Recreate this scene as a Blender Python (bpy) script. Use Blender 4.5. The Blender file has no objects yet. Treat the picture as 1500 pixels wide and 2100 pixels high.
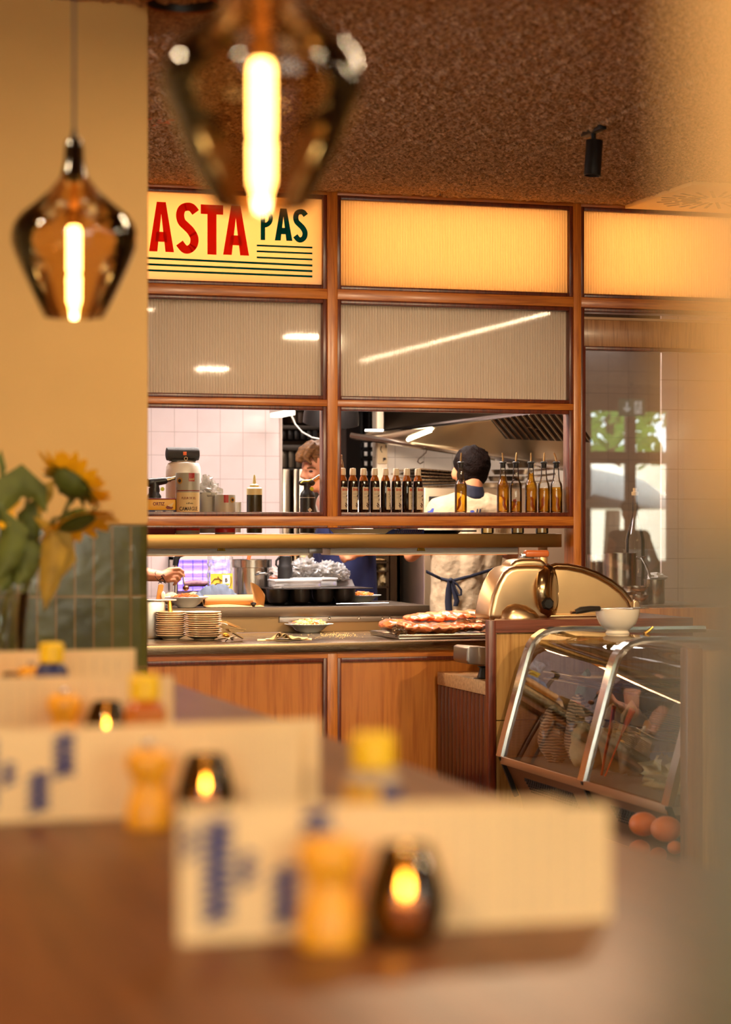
import bpy, bmesh, math, random
from mathutils import Vector, Matrix, noise
from mathutils.bvhtree import BVHTree
R = random.Random(7)
scn = bpy.context.scene
COL = scn.collection
V = Vector

# ------------------------------------------------------------------ camera
# The glazed kitchen wall is the plane y = 0, x runs along it, the dining room is y < 0.
F = 4400.0; CXP = 750.0; HZ = 1078.0; YAW = math.radians(16.7)
CAM = V((-2.874, -10.10, 1.35))
cam = bpy.data.objects.new('camera', bpy.data.cameras.new('camera')); COL.objects.link(cam)
cam.location = CAM; cam.rotation_euler = (math.radians(90), 0, -YAW)
cam.data.sensor_fit = 'VERTICAL'; cam.data.sensor_height = 36; cam.data.sensor_width = 36
cam.data.lens = F / 2100 * 36
cam.data.shift_y = (HZ - 1050) / 2100
cam.data.clip_start = .05; cam.data.clip_end = 200
cam.data.dof.use_dof = True; cam.data.dof.focus_distance = 10.6; cam.data.dof.aperture_fstop = 2.4
scn.camera = cam

# ------------------------------------------------------------------ exposure, world, lights
vs = scn.view_settings
scn.display_settings.display_device = 'sRGB'
vs.view_transform = 'Standard'; vs.look = 'None'; vs.gamma = 1; vs.use_curve_mapping = False
vs.exposure = 0.35
cy = scn.cycles
cy.use_denoising = True
cy.max_bounces = 10; cy.transparent_max_bounces = 24; cy.transmission_bounces = 8; cy.glossy_bounces = 5; cy.diffuse_bounces = 4
cy.caustics_reflective = False; cy.caustics_refractive = False
cy.sample_clamp_indirect = 4

w = bpy.data.worlds.new('daylight'); scn.world = w; w.use_nodes = True
wn = w.node_tree; bgn = wn.nodes['Background']
bgn.inputs[0].default_value = (.80, .92, 1, 1); bgn.inputs[1].default_value = 7.0
sun = bpy.data.objects.new('sun', bpy.data.lights.new('sun', 'SUN')); COL.objects.link(sun)
sun.data.energy = 14; sun.data.color = (1, .93, .8); sun.data.angle = .01
sun.rotation_euler = (math.radians(32), 0, math.radians(160))

def area(name, loc, sx, sy, power, col, rot=(0, 0, 0)):
    l = bpy.data.lights.new(name, 'AREA'); l.shape = 'RECTANGLE'; l.size = sx; l.size_y = sy
    l.energy = power; l.color = col
    o = bpy.data.objects.new(name, l); o.location = loc; o.rotation_euler = rot; COL.objects.link(o); return o
CEIL_AND_FILL = ((1.70, -6.8, .3, .3, 60), (1.78, -10.6, .3, .3, 60), (2.9, -6.8, .05, 4.8, 70), (-3.8, -6.2, .3, .3, 40), (-3.8, -9.4, .3, .3, 46), (-.6, -8.6, .3, .3, 22), (-.5, -5.0, 1.2, .12, 40))
WARM = (1, .74, .45); KIT = (1, .88, .83)
# daylight coming through the shop-front windows behind the camera
area('daylight_window_light', (-2.4, -12.85, 1.75), 6.0, 1.6, 60, (1, .84, .62), (math.radians(-90), 0, math.radians(180)))
# kitchen ceiling panels; the last two are added to brighten the back wall
for kx, ky, kp in ((-.62, .80, 60), (.46, .80, 80), (3.0, 2.2, 34), (-.9, 2.6, 4), (.9, 2.5, 30)):
    area('kitchen_ceiling_and_fill_light', (kx, ky, 2.58 if ky < 1 else 2.74), 1.1, .3, kp, KIT)
# dining-room ceiling lights mirrored in the panes, plus unseen fills for table and wall
for kx, ky, sx, sy, kp in CEIL_AND_FILL:
    area('dining_ceiling_and_fill_light', (kx, ky, 2.9), sx, sy, kp, WARM)

# track spotlight over the display case, plus two unseen spots added to light the pass (their black housings hang at the same places)
SPOTS = ((-.10, -5.0, (-.35, .3, .85), 190), (1.43, -5.0, (.5, .2, .85), 165), (.53, -1.97, (.75, -1.2, .6), 26))
for sx_, sy_, aim, pw in SPOTS:
    l = bpy.data.lights.new('track_and_fill_spot', 'SPOT'); l.energy = pw; l.color = (1, .72, .42); l.spot_size = math.radians(46); l.spot_blend = .6; l.shadow_soft_size = .035
    o = bpy.data.objects.new('track_and_fill_spot', l); o.location = (sx_, sy_, 2.70); o.rotation_euler = (Vector(aim) - Vector((sx_, sy_, 2.70))).to_track_quat('-Z', 'Y').to_euler(); COL.objects.link(o)

# ------------------------------------------------------------------ pixel helpers (1500 x 2100 photograph -> the place)
cA, sA = math.cos(YAW), math.sin(YAW)
def ray(px, py):
    r = (px - CXP) / F
    return V((r * cA + sA, -r * sA + cA, -(py - HZ) / F))
def P(px, py, Y):
    d = ray(px, py); return CAM + d * ((Y - CAM.y) / d.y)
def PX(px, py, X):
    d = ray(px, py); return CAM + d * ((X - CAM.x) / d.x)
def PZ(px, py, Z):
    d = ray(px, py); return CAM + d * ((Z - CAM.z) / d.z)
def MPP(p):
    return ((p.x - CAM.x) * sA + (p.y - CAM.y) * cA) / F

# ------------------------------------------------------------------ materials
def lin(c):
    return tuple(((v / 255) / 12.92 if v / 255 <= .04045 else ((v / 255 + .055) / 1.055) ** 2.4) for v in c[:3]) + (1,)
MATS = {}
class NT:
    def __init__(s, name):
        s.m = bpy.data.materials.new(name); s.m.use_nodes = True; s.t = s.m.node_tree
        s.out = s.t.nodes['Material Output']; s.b = s.t.nodes['Principled BSDF']
    def n(s, typ, ins=None, **kw):
        nd = s.t.nodes.new(typ)
        for k, v in kw.items(): setattr(nd, k, v)
        for k, v in (ins or {}).items():
            if hasattr(v, 'is_output'): s.t.links.new(v, nd.inputs[k])
            else: nd.inputs[k].default_value = v
        return nd
    def l(s, a, b): s.t.links.new(a, b)
    def coord(s, scale=(1, 1, 1), rot=(0, 0, 0), kind='Object'):
        tc = s.n('ShaderNodeTexCoord'); mp = s.n('ShaderNodeMapping', {'Scale': scale, 'Rotation': rot, 'Vector': tc.outputs[kind]})
        return mp.outputs[0]
    def ramp(s, fac, stops, interp='LINEAR'):
        r = s.n('ShaderNodeValToRGB', {'Fac': fac}); r.color_ramp.interpolation = interp
        el = r.color_ramp.elements
        while len(el) < len(stops): el.new(.5)
        for e, (p, c) in zip(el, stops): e.position = p; e.color = c
        return r.outputs[0]
    def bump(s, h, st=.3, dist=.01):
        b = s.n('ShaderNodeBump', {'Height': h, 'Strength': st, 'Distance': dist}); s.l(b.outputs[0], s.b.inputs['Normal']); return b.outputs[0]
def mat(name, col, rough=.5, metal=0, var=0, vs_=8, bump=0, bs=60, bd=.004, stretch=(1, 1, 1), trans=0, ior=1.45, coat=0, emis=None, es=0, sheen=0, spec=.5, sss=0):
    if name in MATS: return MATS[name]
    q = NT(name); b = q.b.inputs; c1 = lin(col)
    b['Roughness'].default_value = rough; b['Metallic'].default_value = metal; b['Specular IOR Level'].default_value = spec
    b['Transmission Weight'].default_value = trans; b['IOR'].default_value = ior; b['Coat Weight'].default_value = coat; b['Sheen Weight'].default_value = sheen
    if sss: b['Subsurface Weight'].default_value = sss; b['Subsurface Radius'].default_value = (.02, .008, .004); b['Subsurface Scale'].default_value = .5
    no = q.n('ShaderNodeTexNoise', {'Vector': q.coord(stretch), 'Scale': vs_, 'Detail': 4.0})
    k = max(var, .03)
    lo = tuple(x * (1 - k) for x in c1[:3]) + (1,); hi = tuple(min(1, x * (1 + k)) for x in c1[:3]) + (1,)
    q.l(q.ramp(no.outputs[0], [(.3, lo), (.7, hi)]), b['Base Color'])
    if bump:
        n2 = q.n('ShaderNodeTexNoise', {'Vector': q.coord(stretch), 'Scale': bs, 'Detail': 3.0}); q.bump(n2.outputs[0], bump, bd)
    if emis: b['Emission Color'].default_value = lin(emis); b['Emission Strength'].default_value = es
    MATS[name] = q.m; return q.m
def wood(name, c1, c2, axis='Z', rough=.38, coat=.25, sc=1.0, bands=True):
    if name in MATS: return MATS[name]
    q = NT(name); st = {'Z': (9, 9, .55), 'X': (.55, 9, 9), 'Y': (9, .55, 9)}[axis]; st = tuple(v * sc for v in st)
    co = q.coord(st)
    n1 = q.n('ShaderNodeTexNoise', {'Vector': co, 'Scale': 1.2, 'Detail': 3.0, 'Distortion': .6})
    wv = q.n('ShaderNodeMath', {0: n1.outputs[0], 1: 26.0}, operation='MULTIPLY')
    sn = q.n('ShaderNodeMath', {0: wv.outputs[0]}, operation='SINE')
    n2 = q.n('ShaderNodeTexNoise', {'Vector': q.coord(tuple(v * 9 for v in st)), 'Scale': 1.0, 'Detail': 5.0})
    mx = q.n('ShaderNodeMath', {0: sn.outputs[0], 1: .13 if bands else .04}, operation='MULTIPLY')
    ad = q.n('ShaderNodeMath', {0: mx.outputs[0], 1: n2.outputs[0]}, operation='ADD')
    q.l(q.ramp(ad.outputs[0], [(.25, lin(c2)), (.62, lin(c1))]), q.b.inputs['Base Color'])
    q.b.inputs['Roughness'].default_value = rough; q.b.inputs['Coat Weight'].default_value = coat; q.b.inputs['Coat Roughness'].default_value = .2
    q.bump(n2.outputs[0], .12, .002); MATS[name] = q.m; return q.m
def thin_glass(name, tint=(1, 1, 1), refl=1.0, rough=.0, ior=1.5, grey=0.0):
    """architectural glass: see-through with a mirror reflection that grows towards grazing angles"""
    if name in MATS: return MATS[name]
    q = NT(name); q.t.nodes.remove(q.b)
    tr = q.n('ShaderNodeBsdfTransparent', {'Color': tuple(tint) + (1,)})
    gl = q.n('ShaderNodeBsdfGlossy', {'Color': (1, 1, 1, 1), 'Roughness': rough})
    fr = q.n('ShaderNodeFresnel', {'IOR': ior}); m1 = q.n('ShaderNodeMath', {0: fr.outputs[0], 1: refl}, operation='MULTIPLY'); m1.use_clamp = True
    mx = q.n('ShaderNodeMixShader', {0: m1.outputs[0], 1: tr.outputs[0], 2: gl.outputs[0]}); o = mx.outputs[0]
    if grey:
        df = q.n('ShaderNodeBsdfDiffuse', {'Color': (.8, .8, .8, 1)})
        o = q.n('ShaderNodeMixShader', {0: grey, 1: o, 2: df.outputs[0]}).outputs[0]
    q.l(o, q.out.inputs[0]); MATS[name] = q.m; return q.m
def emit(name, col, s):
    if name in MATS: return MATS[name]
    q = NT(name); q.t.nodes.remove(q.b)
    e = q.n('ShaderNodeEmission', {'Color': lin(col), 'Strength': s}); q.l(e.outputs[0], q.out.inputs[0]); MATS[name] = q.m; return q.m
def steel(name, col, rough=.28, axis=(1, 60, 60), amt=.12):
    if name in MATS: return MATS[name]
    q = NT(name); b = q.b.inputs; b['Metallic'].default_value = 1; b['Base Color'].default_value = lin(col)
    n = q.n('ShaderNodeTexNoise', {'Vector': q.coord(axis), 'Scale': 6.0, 'Detail': 3.0})
    mr = q.n('ShaderNodeMapRange', {0: n.outputs[0], 3: rough - amt * .5, 4: rough + amt}); q.l(mr.outputs[0], b['Roughness'])
    MATS[name] = q.m; return q.m
def tile(name, col, grout, sx, sz, gap, axis='X', rough=.18, var=.12, off=0, wob=0):
    """glazed tiles laid in a straight grid; axis = the horizontal direction of the wall"""
    if name in MATS: return MATS[name]
    q = NT(name); rot = {'X': (math.radians(-90), 0, 0), 'Y': (math.radians(-90), 0, math.radians(90))}[axis]
    tc = q.n('ShaderNodeTexCoord'); sp = q.n('ShaderNodeSeparateXYZ', {0: tc.outputs['Object']})
    cb = q.n('ShaderNodeCombineXYZ', {0: sp.outputs[0 if axis == 'X' else 1], 1: sp.outputs[2]})
    br = q.n('ShaderNodeTexBrick', {'Vector': cb.outputs[0], 'Scale': 1.0, 'Mortar Size': gap, 'Mortar Smooth': .3, 'Bias': 0.0, 'Brick Width': sx, 'Row Height': sz})
    br.offset = off; br.squash = 1; c = lin(col)
    br.inputs['Color1'].default_value = tuple(x * (1 - var) for x in c[:3]) + (1,); br.inputs['Color2'].default_value = tuple(min(1, x * (1 + var)) for x in c[:3]) + (1,); br.inputs['Mortar'].default_value = lin(grout)
    no = q.n('ShaderNodeTexNoise', {'Vector': tc.outputs['Object'], 'Scale': 14.0, 'Detail': 3.0})
    mixc = q.n('ShaderNodeMix', {0: .35 if wob else .12}, data_type='RGBA', blend_type='OVERLAY'); q.l(br.outputs[0], mixc.inputs[6]); q.l(no.outputs[0], mixc.inputs[7])
    q.l(mixc.outputs[2], q.b.inputs['Base Color']); q.b.inputs['Roughness'].default_value = rough
    inv = q.n('ShaderNodeMath', {0: 1.0, 1: br.outputs[1]}, operation='SUBTRACT')
    n3 = q.n('ShaderNodeTexNoise', {'Vector': tc.outputs['Object'], 'Scale': 22.0, 'Detail': 1.0})
    ad = q.n('ShaderNodeMath', {0: n3.outputs[0], 1: .5 + wob, 2: inv.outputs[0]}, operation='MULTIPLY_ADD')
    q.bump(ad.outputs[0], .35, .003); MATS[name] = q.m; return q.m

# ------------------------------------------------------------------ mesh builder (everything in place coordinates)
class MB:
    def __init__(s): s.v = []; s.f = []
    def add(s, vs, fs):
        o = len(s.v); s.v += [V(p) for p in vs]; s.f += [tuple(i + o for i in f) for f in fs]; return s
    def box(s, a, b, bev=0, seg=2):
        a, b = V(a), V(b); lo = V((min(a.x, b.x), min(a.y, b.y), min(a.z, b.z))); hi = V((max(a.x, b.x), max(a.y, b.y), max(a.z, b.z)))
        bm = bmesh.new(); bmesh.ops.create_cube(bm, size=1)
        for v in bm.verts: v.co = V((lo[i] + (v.co[i] + .5) * (hi[i] - lo[i]) for i in range(3)))
        if bev: bmesh.ops.bevel(bm, geom=bm.edges[:], offset=min(bev, .45 * min(hi - lo)), segments=seg, affect='EDGES', profile=.5)
        return s.bm(bm)
    def bm(s, bm):
        bm.verts.index_update(); s.add([v.co.copy() for v in bm.verts], [[v.index for v in f.verts] for f in bm.faces]); bm.free(); return s
    def rings(s, rings, cap=(True, True), closed=True):
        n = len(rings[0]); o = []
        for r in rings: o += r
        fs = []
        for i in range(len(rings) - 1):
            for j in range(n if closed else n - 1):
                k = (j + 1) % n; fs.append((i * n + j, i * n + k, (i + 1) * n + k, (i + 1) * n + j))
        if cap[0]: fs.append(tuple(reversed(range(n))))
        if cap[1]: fs.append(tuple((len(rings) - 1) * n + j for j in range(n)))
        return s.add(o, fs)
    def lathe(s, cx, cy_, prof, n=32, cap=(True, True), sq=1, rot=0):
        return s.rings([[V((cx + r * math.cos(2 * math.pi * j / n + rot), cy_ + r * sq * math.sin(2 * math.pi * j / n + rot), z)) for j in range(n)] for r, z in prof], cap)
    def lathe_px(s, cx, prof, Y, n=32, cap=(True, True), sq=1):
        ym = sum(p[1] for p in prof) / len(prof); c = P(cx, ym, Y); m = MPP(c)
        return s.lathe(c.x, c.y, [(max(h * m, 1e-4), P(cx, y, Y).z) for h, y in prof], n, cap, sq)
    def lathe_ax(s, o, ax, prof, n=24, cap=(True, True)):
        ax = V(ax).normalized(); u = ax.orthogonal().normalized(); w_ = ax.cross(u)
        return s.rings([[V(o) + ax * t + (u * math.cos(2 * math.pi * j / n) + w_ * math.sin(2 * math.pi * j / n)) * r for j in range(n)] for r, t in prof], cap)
    def tube(s, pts, r, n=8, cap=True, flat=None):
        pts = [V(p) for p in pts]; rs = r if isinstance(r, (list, tuple)) else [r] * len(pts); rg = []; u = None
        for i, p in enumerate(pts):
            t = (pts[min(i + 1, len(pts) - 1)] - pts[max(i - 1, 0)]).normalized()
            if u is None: u = t.orthogonal().normalized()
            u = (u - t * u.dot(t)).normalized(); w_ = t.cross(u)
            if flat: rg.append([p + (flat * math.cos(a) * rs[i] + t.cross(flat).normalized() * math.sin(a) * rs[i] * .35) for a in [2 * math.pi * j / n for j in range(n)]])
            else: rg.append([p + (u * math.cos(2 * math.pi * j / n) + w_ * math.sin(2 * math.pi * j / n)) * rs[i] for j in range(n)])
        return s.rings(rg, (cap, cap))
    def prism(s, pts, vec):
        pts = [V(p) for p in pts]; n = len(pts); vec = V(vec)
        return s.add(pts + [p + vec for p in pts], [tuple(reversed(range(n))), tuple(range(n, 2 * n))] + [(i, (i + 1) % n, n + (i + 1) % n, n + i) for i in range(n)])
    def ppoly(s, pix, Y, th, bev=0):
        """outline given in photo pixels, standing in the plane y = Y, th metres thick"""
        bm = bmesh.new(); a = [bm.verts.new(P(x, y, Y)) for x, y in pix]; f = bm.faces.new(a)
        r = bmesh.ops.extrude_face_region(bm, geom=[f]); bmesh.ops.translate(bm, vec=V((0, th, 0)), verts=[g for g in r['geom'] if isinstance(g, bmesh.types.BMVert)])
        bmesh.ops.recalc_face_normals(bm, faces=bm.faces[:])
        if bev: bmesh.ops.bevel(bm, geom=[e for e in bm.edges if e.calc_face_angle(0) > .6], offset=bev, segments=3, affect='EDGES', profile=.6)
        bmesh.ops.triangulate(bm, faces=[f for f in bm.faces if len(f.verts) > 4])
        return s.bm(bm)
    def ell(s, c, r, n=16, m=10, rot=None, dis=0, ds=8, seed=0):
        c = V(c); vs, fs = [], []
        for i in range(m + 1):
            th = math.pi * i / m
            for j in range(n):
                ph = 2 * math.pi * j / n; p = V((math.sin(th) * math.cos(ph), math.sin(th) * math.sin(ph), math.cos(th)))
                k = 1 + dis * noise.noise(p * ds * .3 + V((seed, seed * 1.7, 0))) if dis else 1
                q = V((p.x * r[0], p.y * r[1], p.z * r[2])) * k
                if rot: q = rot @ q
                vs.append(c + q)
        for i in range(m):
            for j in range(n):
                k = (j + 1) % n; fs.append((i * n + j, (i + 1) * n + j, (i + 1) * n + k, i * n + k))
        return s.add(vs, fs)
    def cap(s, p0, r0, p1, r1, n=14):
        p0, p1 = V(p0), V(p1); ax = (p1 - p0); L = ax.length
        if L < 1e-5: return s.ell(p0, (r0,) * 3, n, 8)
        ax /= L; pr = [(r0 * math.sin(a), -r0 * math.cos(a)) for a in [math.pi / 2 * i / 4 for i in range(5)]] + [(r1 * math.cos(a), L + r1 * math.sin(a)) for a in [math.pi / 2 * i / 4 for i in range(5)]]
        return s.lathe_ax(p0, ax, [(max(r, 1e-4), t) for r, t in pr], n)
    def grid(s, fn, nu, nv):
        return s.add([fn(i / nu, j / nv) for j in range(nv + 1) for i in range(nu + 1)], [(j * (nu + 1) + i, j * (nu + 1) + i + 1, (j + 1) * (nu + 1) + i + 1, (j + 1) * (nu + 1) + i) for j in range(nv) for i in range(nu)])
    def build(s, name, m, parent=None, smooth=35, recalc=True):
        bm = bmesh.new(); vv = [bm.verts.new(p) for p in s.v]
        for f in s.f:
            try: bm.faces.new([vv[i] for i in f])
            except ValueError: pass
        bmesh.ops.remove_doubles(bm, verts=bm.verts[:], dist=1e-6)
        if recalc: bmesh.ops.recalc_face_normals(bm, faces=bm.faces[:])
        me = bpy.data.meshes.new(name); bm.to_mesh(me); bm.free()
        return link(name, me, m, parent, smooth)
def wloc(o):
    p = V((0, 0, 0))
    while o: p += o.location; o = o.parent
    return p
def link(name, me, m, parent=None, smooth=35):
    if m: me.materials.clear(); me.materials.append(m)
    o = bpy.data.objects.new(name, me)
    if parent: off = wloc(parent); o.parent = parent
    else:
        xs = [v.co for v in me.vertices]; lo = [min(p[i] for p in xs) for i in range(3)]; hi = [max(p[i] for p in xs) for i in range(3)]
        off = V(((lo[0] + hi[0]) / 2, (lo[1] + hi[1]) / 2, lo[2])); o.location = off
    me.transform(Matrix.Translation(-off))
    if smooth: me.shade_smooth(); me.set_sharp_from_angle(angle=math.radians(smooth))
    COL.objects.link(o); return o
def tag(o, label, cat, group=None, kind=None):
    o['label'] = label; o['category'] = cat
    if group: o['group'] = group
    if kind: o['kind'] = kind
    return o
def thing(name, label, cat, loc, group=None):
    o = bpy.data.objects.new(name, None); o.empty_display_size = .05; o.location = loc; COL.objects.link(o); return tag(o, label, cat, group)
def struct(name, mb, m, **k):
    o = mb.build(name, m, **k); o['kind'] = 'structure'; return o
def sempty(name, loc):
    o = bpy.data.objects.new(name, None); o.location = loc; o['kind'] = 'structure'; COL.objects.link(o); return o
def dup(root, loc, label=None, rz=None):
    def cp(o, par):
        c = o.copy(); COL.objects.link(c); c.parent = par
        for ch in list(o.children): cp(ch, c)
        return c
    c = cp(root, None); c.location = loc
    if label: c['label'] = label
    if rz is not None: c.rotation_euler = (0, 0, rz)
    return c
def text_mesh(txt, h, bold=0.0, ext=.0006, sx=1.0, shear=0):
    cu = bpy.data.curves.new('t', 'FONT'); cu.body = txt; cu.size = h / .73; cu.offset = bold * h; cu.extrude = ext; cu.resolution_u = 3; cu.shear = shear
    o = bpy.data.objects.new('t', cu); COL.objects.link(o); bpy.context.view_layer.update()
    dg = bpy.context.evaluated_depsgraph_get(); me = bpy.data.meshes.new_from_object(o.evaluated_get(dg)); bpy.data.objects.remove(o)
    vs = [V((v.co.x * sx, 0, v.co.y)) + V((0, -v.co.z, 0)) for v in me.vertices]; fs = [tuple(p.vertices) for p in me.polygons]
    x0 = min(v.x for v in vs); return [v - V((x0, 0, 0)) for v in vs], fs
def blob(name, mb, voxel, m, parent, sm=4, smooth=60):
    """one continuous skin grown over a set of limbs"""
    me = bpy.data.meshes.new(name); me.from_pydata([tuple(v) for v in mb.v], [], mb.f); me.update()
    o = bpy.data.objects.new(name, me); COL.objects.link(o)
    r = o.modifiers.new('r', 'REMESH'); r.mode = 'VOXEL'; r.voxel_size = voxel
    if sm: k = o.modifiers.new('s', 'SMOOTH'); k.factor = .5; k.iterations = sm
    bpy.context.view_layer.update(); dg = bpy.context.evaluated_depsgraph_get()
    me2 = bpy.data.meshes.new_from_object(o.evaluated_get(dg)); bpy.data.objects.remove(o)
    return link(name, me2, m, parent, smooth)
ORD = ['topmost', 'second', 'third', 'fourth', 'fifth', 'sixth', 'seventh', 'eighth', 'ninth', 'tenth', 'eleventh', 'twelfth', 'thirteenth', 'fourteenth', 'fifteenth']
# ================================================================== materials used all over
W_OAK = wood('oak_frame', (214, 130, 46), (178, 96, 28), 'Z', sc=1.6)
W_OAKX = wood('oak_rail', (212, 128, 46), (176, 94, 28), 'X', sc=1.6)
W_PANEL = wood('oak_panel', (216, 136, 54), (190, 108, 38), 'Z', sc=.8)
W_RED = wood('mahogany_bead', (112, 46, 22), (78, 28, 14), 'Z', rough=.35, sc=2)
W_PALE = wood('pale_oak_panel', (206, 158, 92), (172, 122, 62), 'Z', sc=.9)
W_TABLE = wood('dark_table_wood', (112, 66, 34), (84, 46, 22), 'Y', rough=.36, coat=0, sc=.6, bands=False); W_TABLE.node_tree.nodes['Principled BSDF'].inputs['Specular IOR Level'].default_value = .35
STEEL = steel('brushed_steel', (190, 184, 176), .3)
STEEL_D = steel('worn_steel', (150, 144, 138), .32)
CHROME = steel('polished_steel', (214, 212, 208), .14, amt=.06)
ALU = mat('cast_aluminium', (222, 190, 146), .3, metal=1)
BLACKP = mat('black_plastic', (22, 20, 19), .38)
BLACKM = mat('black_metal', (17, 15, 14), .42)
WHITEP = mat('white_plastic', (236, 230, 220), .35)
CREAM = mat('cream_ceramic', (250, 242, 226), .16, coat=.4)
GLASS = thin_glass('clear_glass', (.97, .97, .96), 1.0)
PLASTER = mat('beige_plaster', (222, 180, 112), .75, var=.04, vs_=3, bump=.12, bs=90)
PAPER = mat('menu_card', (238, 202, 146), .7, var=.03)
INK = mat('blue_ink', (40, 46, 112), .6)

# ================================================================== shell of the place
ZC = 2.99
struct('floor', MB().box((-6, -13, -.1), (8, 6, 0)), wood('oak_floor', (120, 78, 46), (92, 56, 30), 'Y', sc=.5))
# sprayed, lumpy acoustic ceiling: real lumps where it can be seen
def ceil_fn(x0, x1, y0, y1):
    def fn(a, b):
        x = x0 + a * (x1 - x0); y = y0 + b * (y1 - y0); p = V((x, y, 0))
        h = abs(noise.noise(p * 17)) * .020 + noise.noise(p * 44 + V((3, 9, 0))) * .010 + noise.noise(p * 90) * .005
        e = min(1, (-.0 - y) / .04)
        gr = .03 if abs(x - .527 - .006 * noise.noise(V((0, y * 9, 2)))) < .011 else 0
        return V((x, y, ZC - .004 + h * max(.25, e) * -1.0 + gr))
    return fn
q = NT('sprayed_ceiling'); CE = q.m
vo = q.n('ShaderNodeTexNoise', {'Vector': q.coord((1, 1, 1)), 'Scale': 70.0, 'Detail': 5.0, 'Roughness': .7})
q.l(q.ramp(vo.outputs[0], [(.36, lin((136, 102, 70))), (.66, lin((238, 190, 140)))]), q.b.inputs['Base Color']); q.b.inputs['Roughness'].default_value = .95; q.bump(vo.outputs[0], .9, .012)
cl = struct('ceiling', MB().box((-6, -13, ZC + .06), (8, 0, ZC + .16)), CE)
s_ = MB().grid(ceil_fn(-1.9, 2.6, -4.6, -.005), 375, 383); s_.build('sprayed_coat', CE, cl, smooth=0)
MB().grid(lambda a, b: V((-6 + 14 * a, -13 + 8.42 * b, ZC - .012 * abs(noise.noise(V((a * 40, b * 40, 0)))))), 70, 60).build('sprayed_coat', CE, cl, smooth=0)
MB().box((-6, -4.6, ZC), (-1.9, 0, ZC + .05)).box((2.6, -4.6, ZC), (8, 0, ZC + .05)).build('sprayed_coat', CE, cl)
struct('wall_left', MB().box((-6.1, -13, 0), (-6, 0, 3.1)), PLASTER)
struct('wall_east', MB().box((8, -13, 0), (8.1, 6, 3.1)), PLASTER)

# pillar at the far end of the table: plaster above, green glazed tiles below
GT = tile('green_glazed_tile', (80, 78, 36), (128, 102, 58), .0585, .222, .0035, 'X', .16, .24, 0, .15)
GTY = tile('green_glazed_tile_side', (80, 78, 36), (128, 102, 58), .0585, .222, .0035, 'Y', .5, .24, 0, .15)
pl = struct('wall_pillar', MB().box((-4.4, -3.46, 1.352), (-1.592, -2.96, ZC + .02), .012), PLASTER)
t_ = MB(); r_ = .03; ring = []
prof = [(-4.4, -3.47)] + [(-1.592 - r_ + r_ * math.sin(a), -3.47 + r_ - r_ * math.cos(a)) for a in [math.pi / 2 * i / 6 for i in range(7)]] + [(-1.592, -2.95), (-4.4, -2.95)]
t_.rings([[V((x, y, z)) for x, y in prof] for z in (0, 1.345, 1.352)]).build('tile_cladding', GT, pl)

# right-hand wall end, very close to the camera
px_ = CAM + ray(1408, 1078) * .50
struct('wall_right', MB().box((px_.x, px_.y - .9, 1.352), (px_.x + .4, px_.y, ZC + .02), .004), PLASTER)
struct('wall_right_tiles', MB().box((px_.x - .004, px_.y - .9, 0), (px_.x + .4, px_.y + .004, 1.352), .004), GTY)

# ------------------------------------------------------------------ glazed oak wall
PXS = [(-2.618, -2.566), (-1.328, -1.276), (-.038, .014), (1.257, 1.299), (2.546, 2.598), (3.836, 3.888)]
wb = sempty('wall_back', (0, 0, 0))
for a, b in PXS[:2] + PXS[2:]:
    z0 = 1.34 if b < 1.26 else .05
    MB().box((a, 0, z0), (b, .13, 2.99), .003).build('post', W_OAK, wb)
def bead(x0, x1, z0, z1, t=.02, y0=.008, y1=.12, sides='lrtb'):
    m = MB()
    if 'l' in sides: m.box((x0, y0, z0), (x0 + t, y1, z1), .003)
    if 'r' in sides: m.box((x1 - t, y0, z0), (x1, y1, z1), .003)
    if 't' in sides: m.box((x0 + t * .98, y0, z1 - t), (x1 - t * .98, y1, z1), .003)
    if 'b' in sides: m.box((x0 + t * .98, y0, z0), (x1 - t * .98, y1, z0 + t), .003)
    return m
bays = [(PXS[i][1], PXS[i + 1][0]) for i in range(5)]
for i, (a, b) in enumerate(bays):
    MB().box((a, .003, 2.968), (b, .12, 2.99), .002).build('top_rail', W_OAKX, wb)
    MB().box((a, .002, 2.458), (b, .12, 2.508), .002).build('rail', W_OAKX, wb)
    if i < 3:
        MB().box((a, .002, 1.934), (b, .12, 1.966), .002).build('rail', W_OAKX, wb)
MB().box((-2.618, -.001, 1.350), (1.258, .055, 1.396), .002).build('sill_rail', W_OAKX, wb)
MB().box((-2.618, .004, 1.337), (1.258, .05, 1.351), .002).build('sill_bead', W_RED, wb)
MB().box((-2.6, .02, .05), (-1.9, .1, 2.97)).build('wood_panel', W_PANEL, wb)

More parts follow.
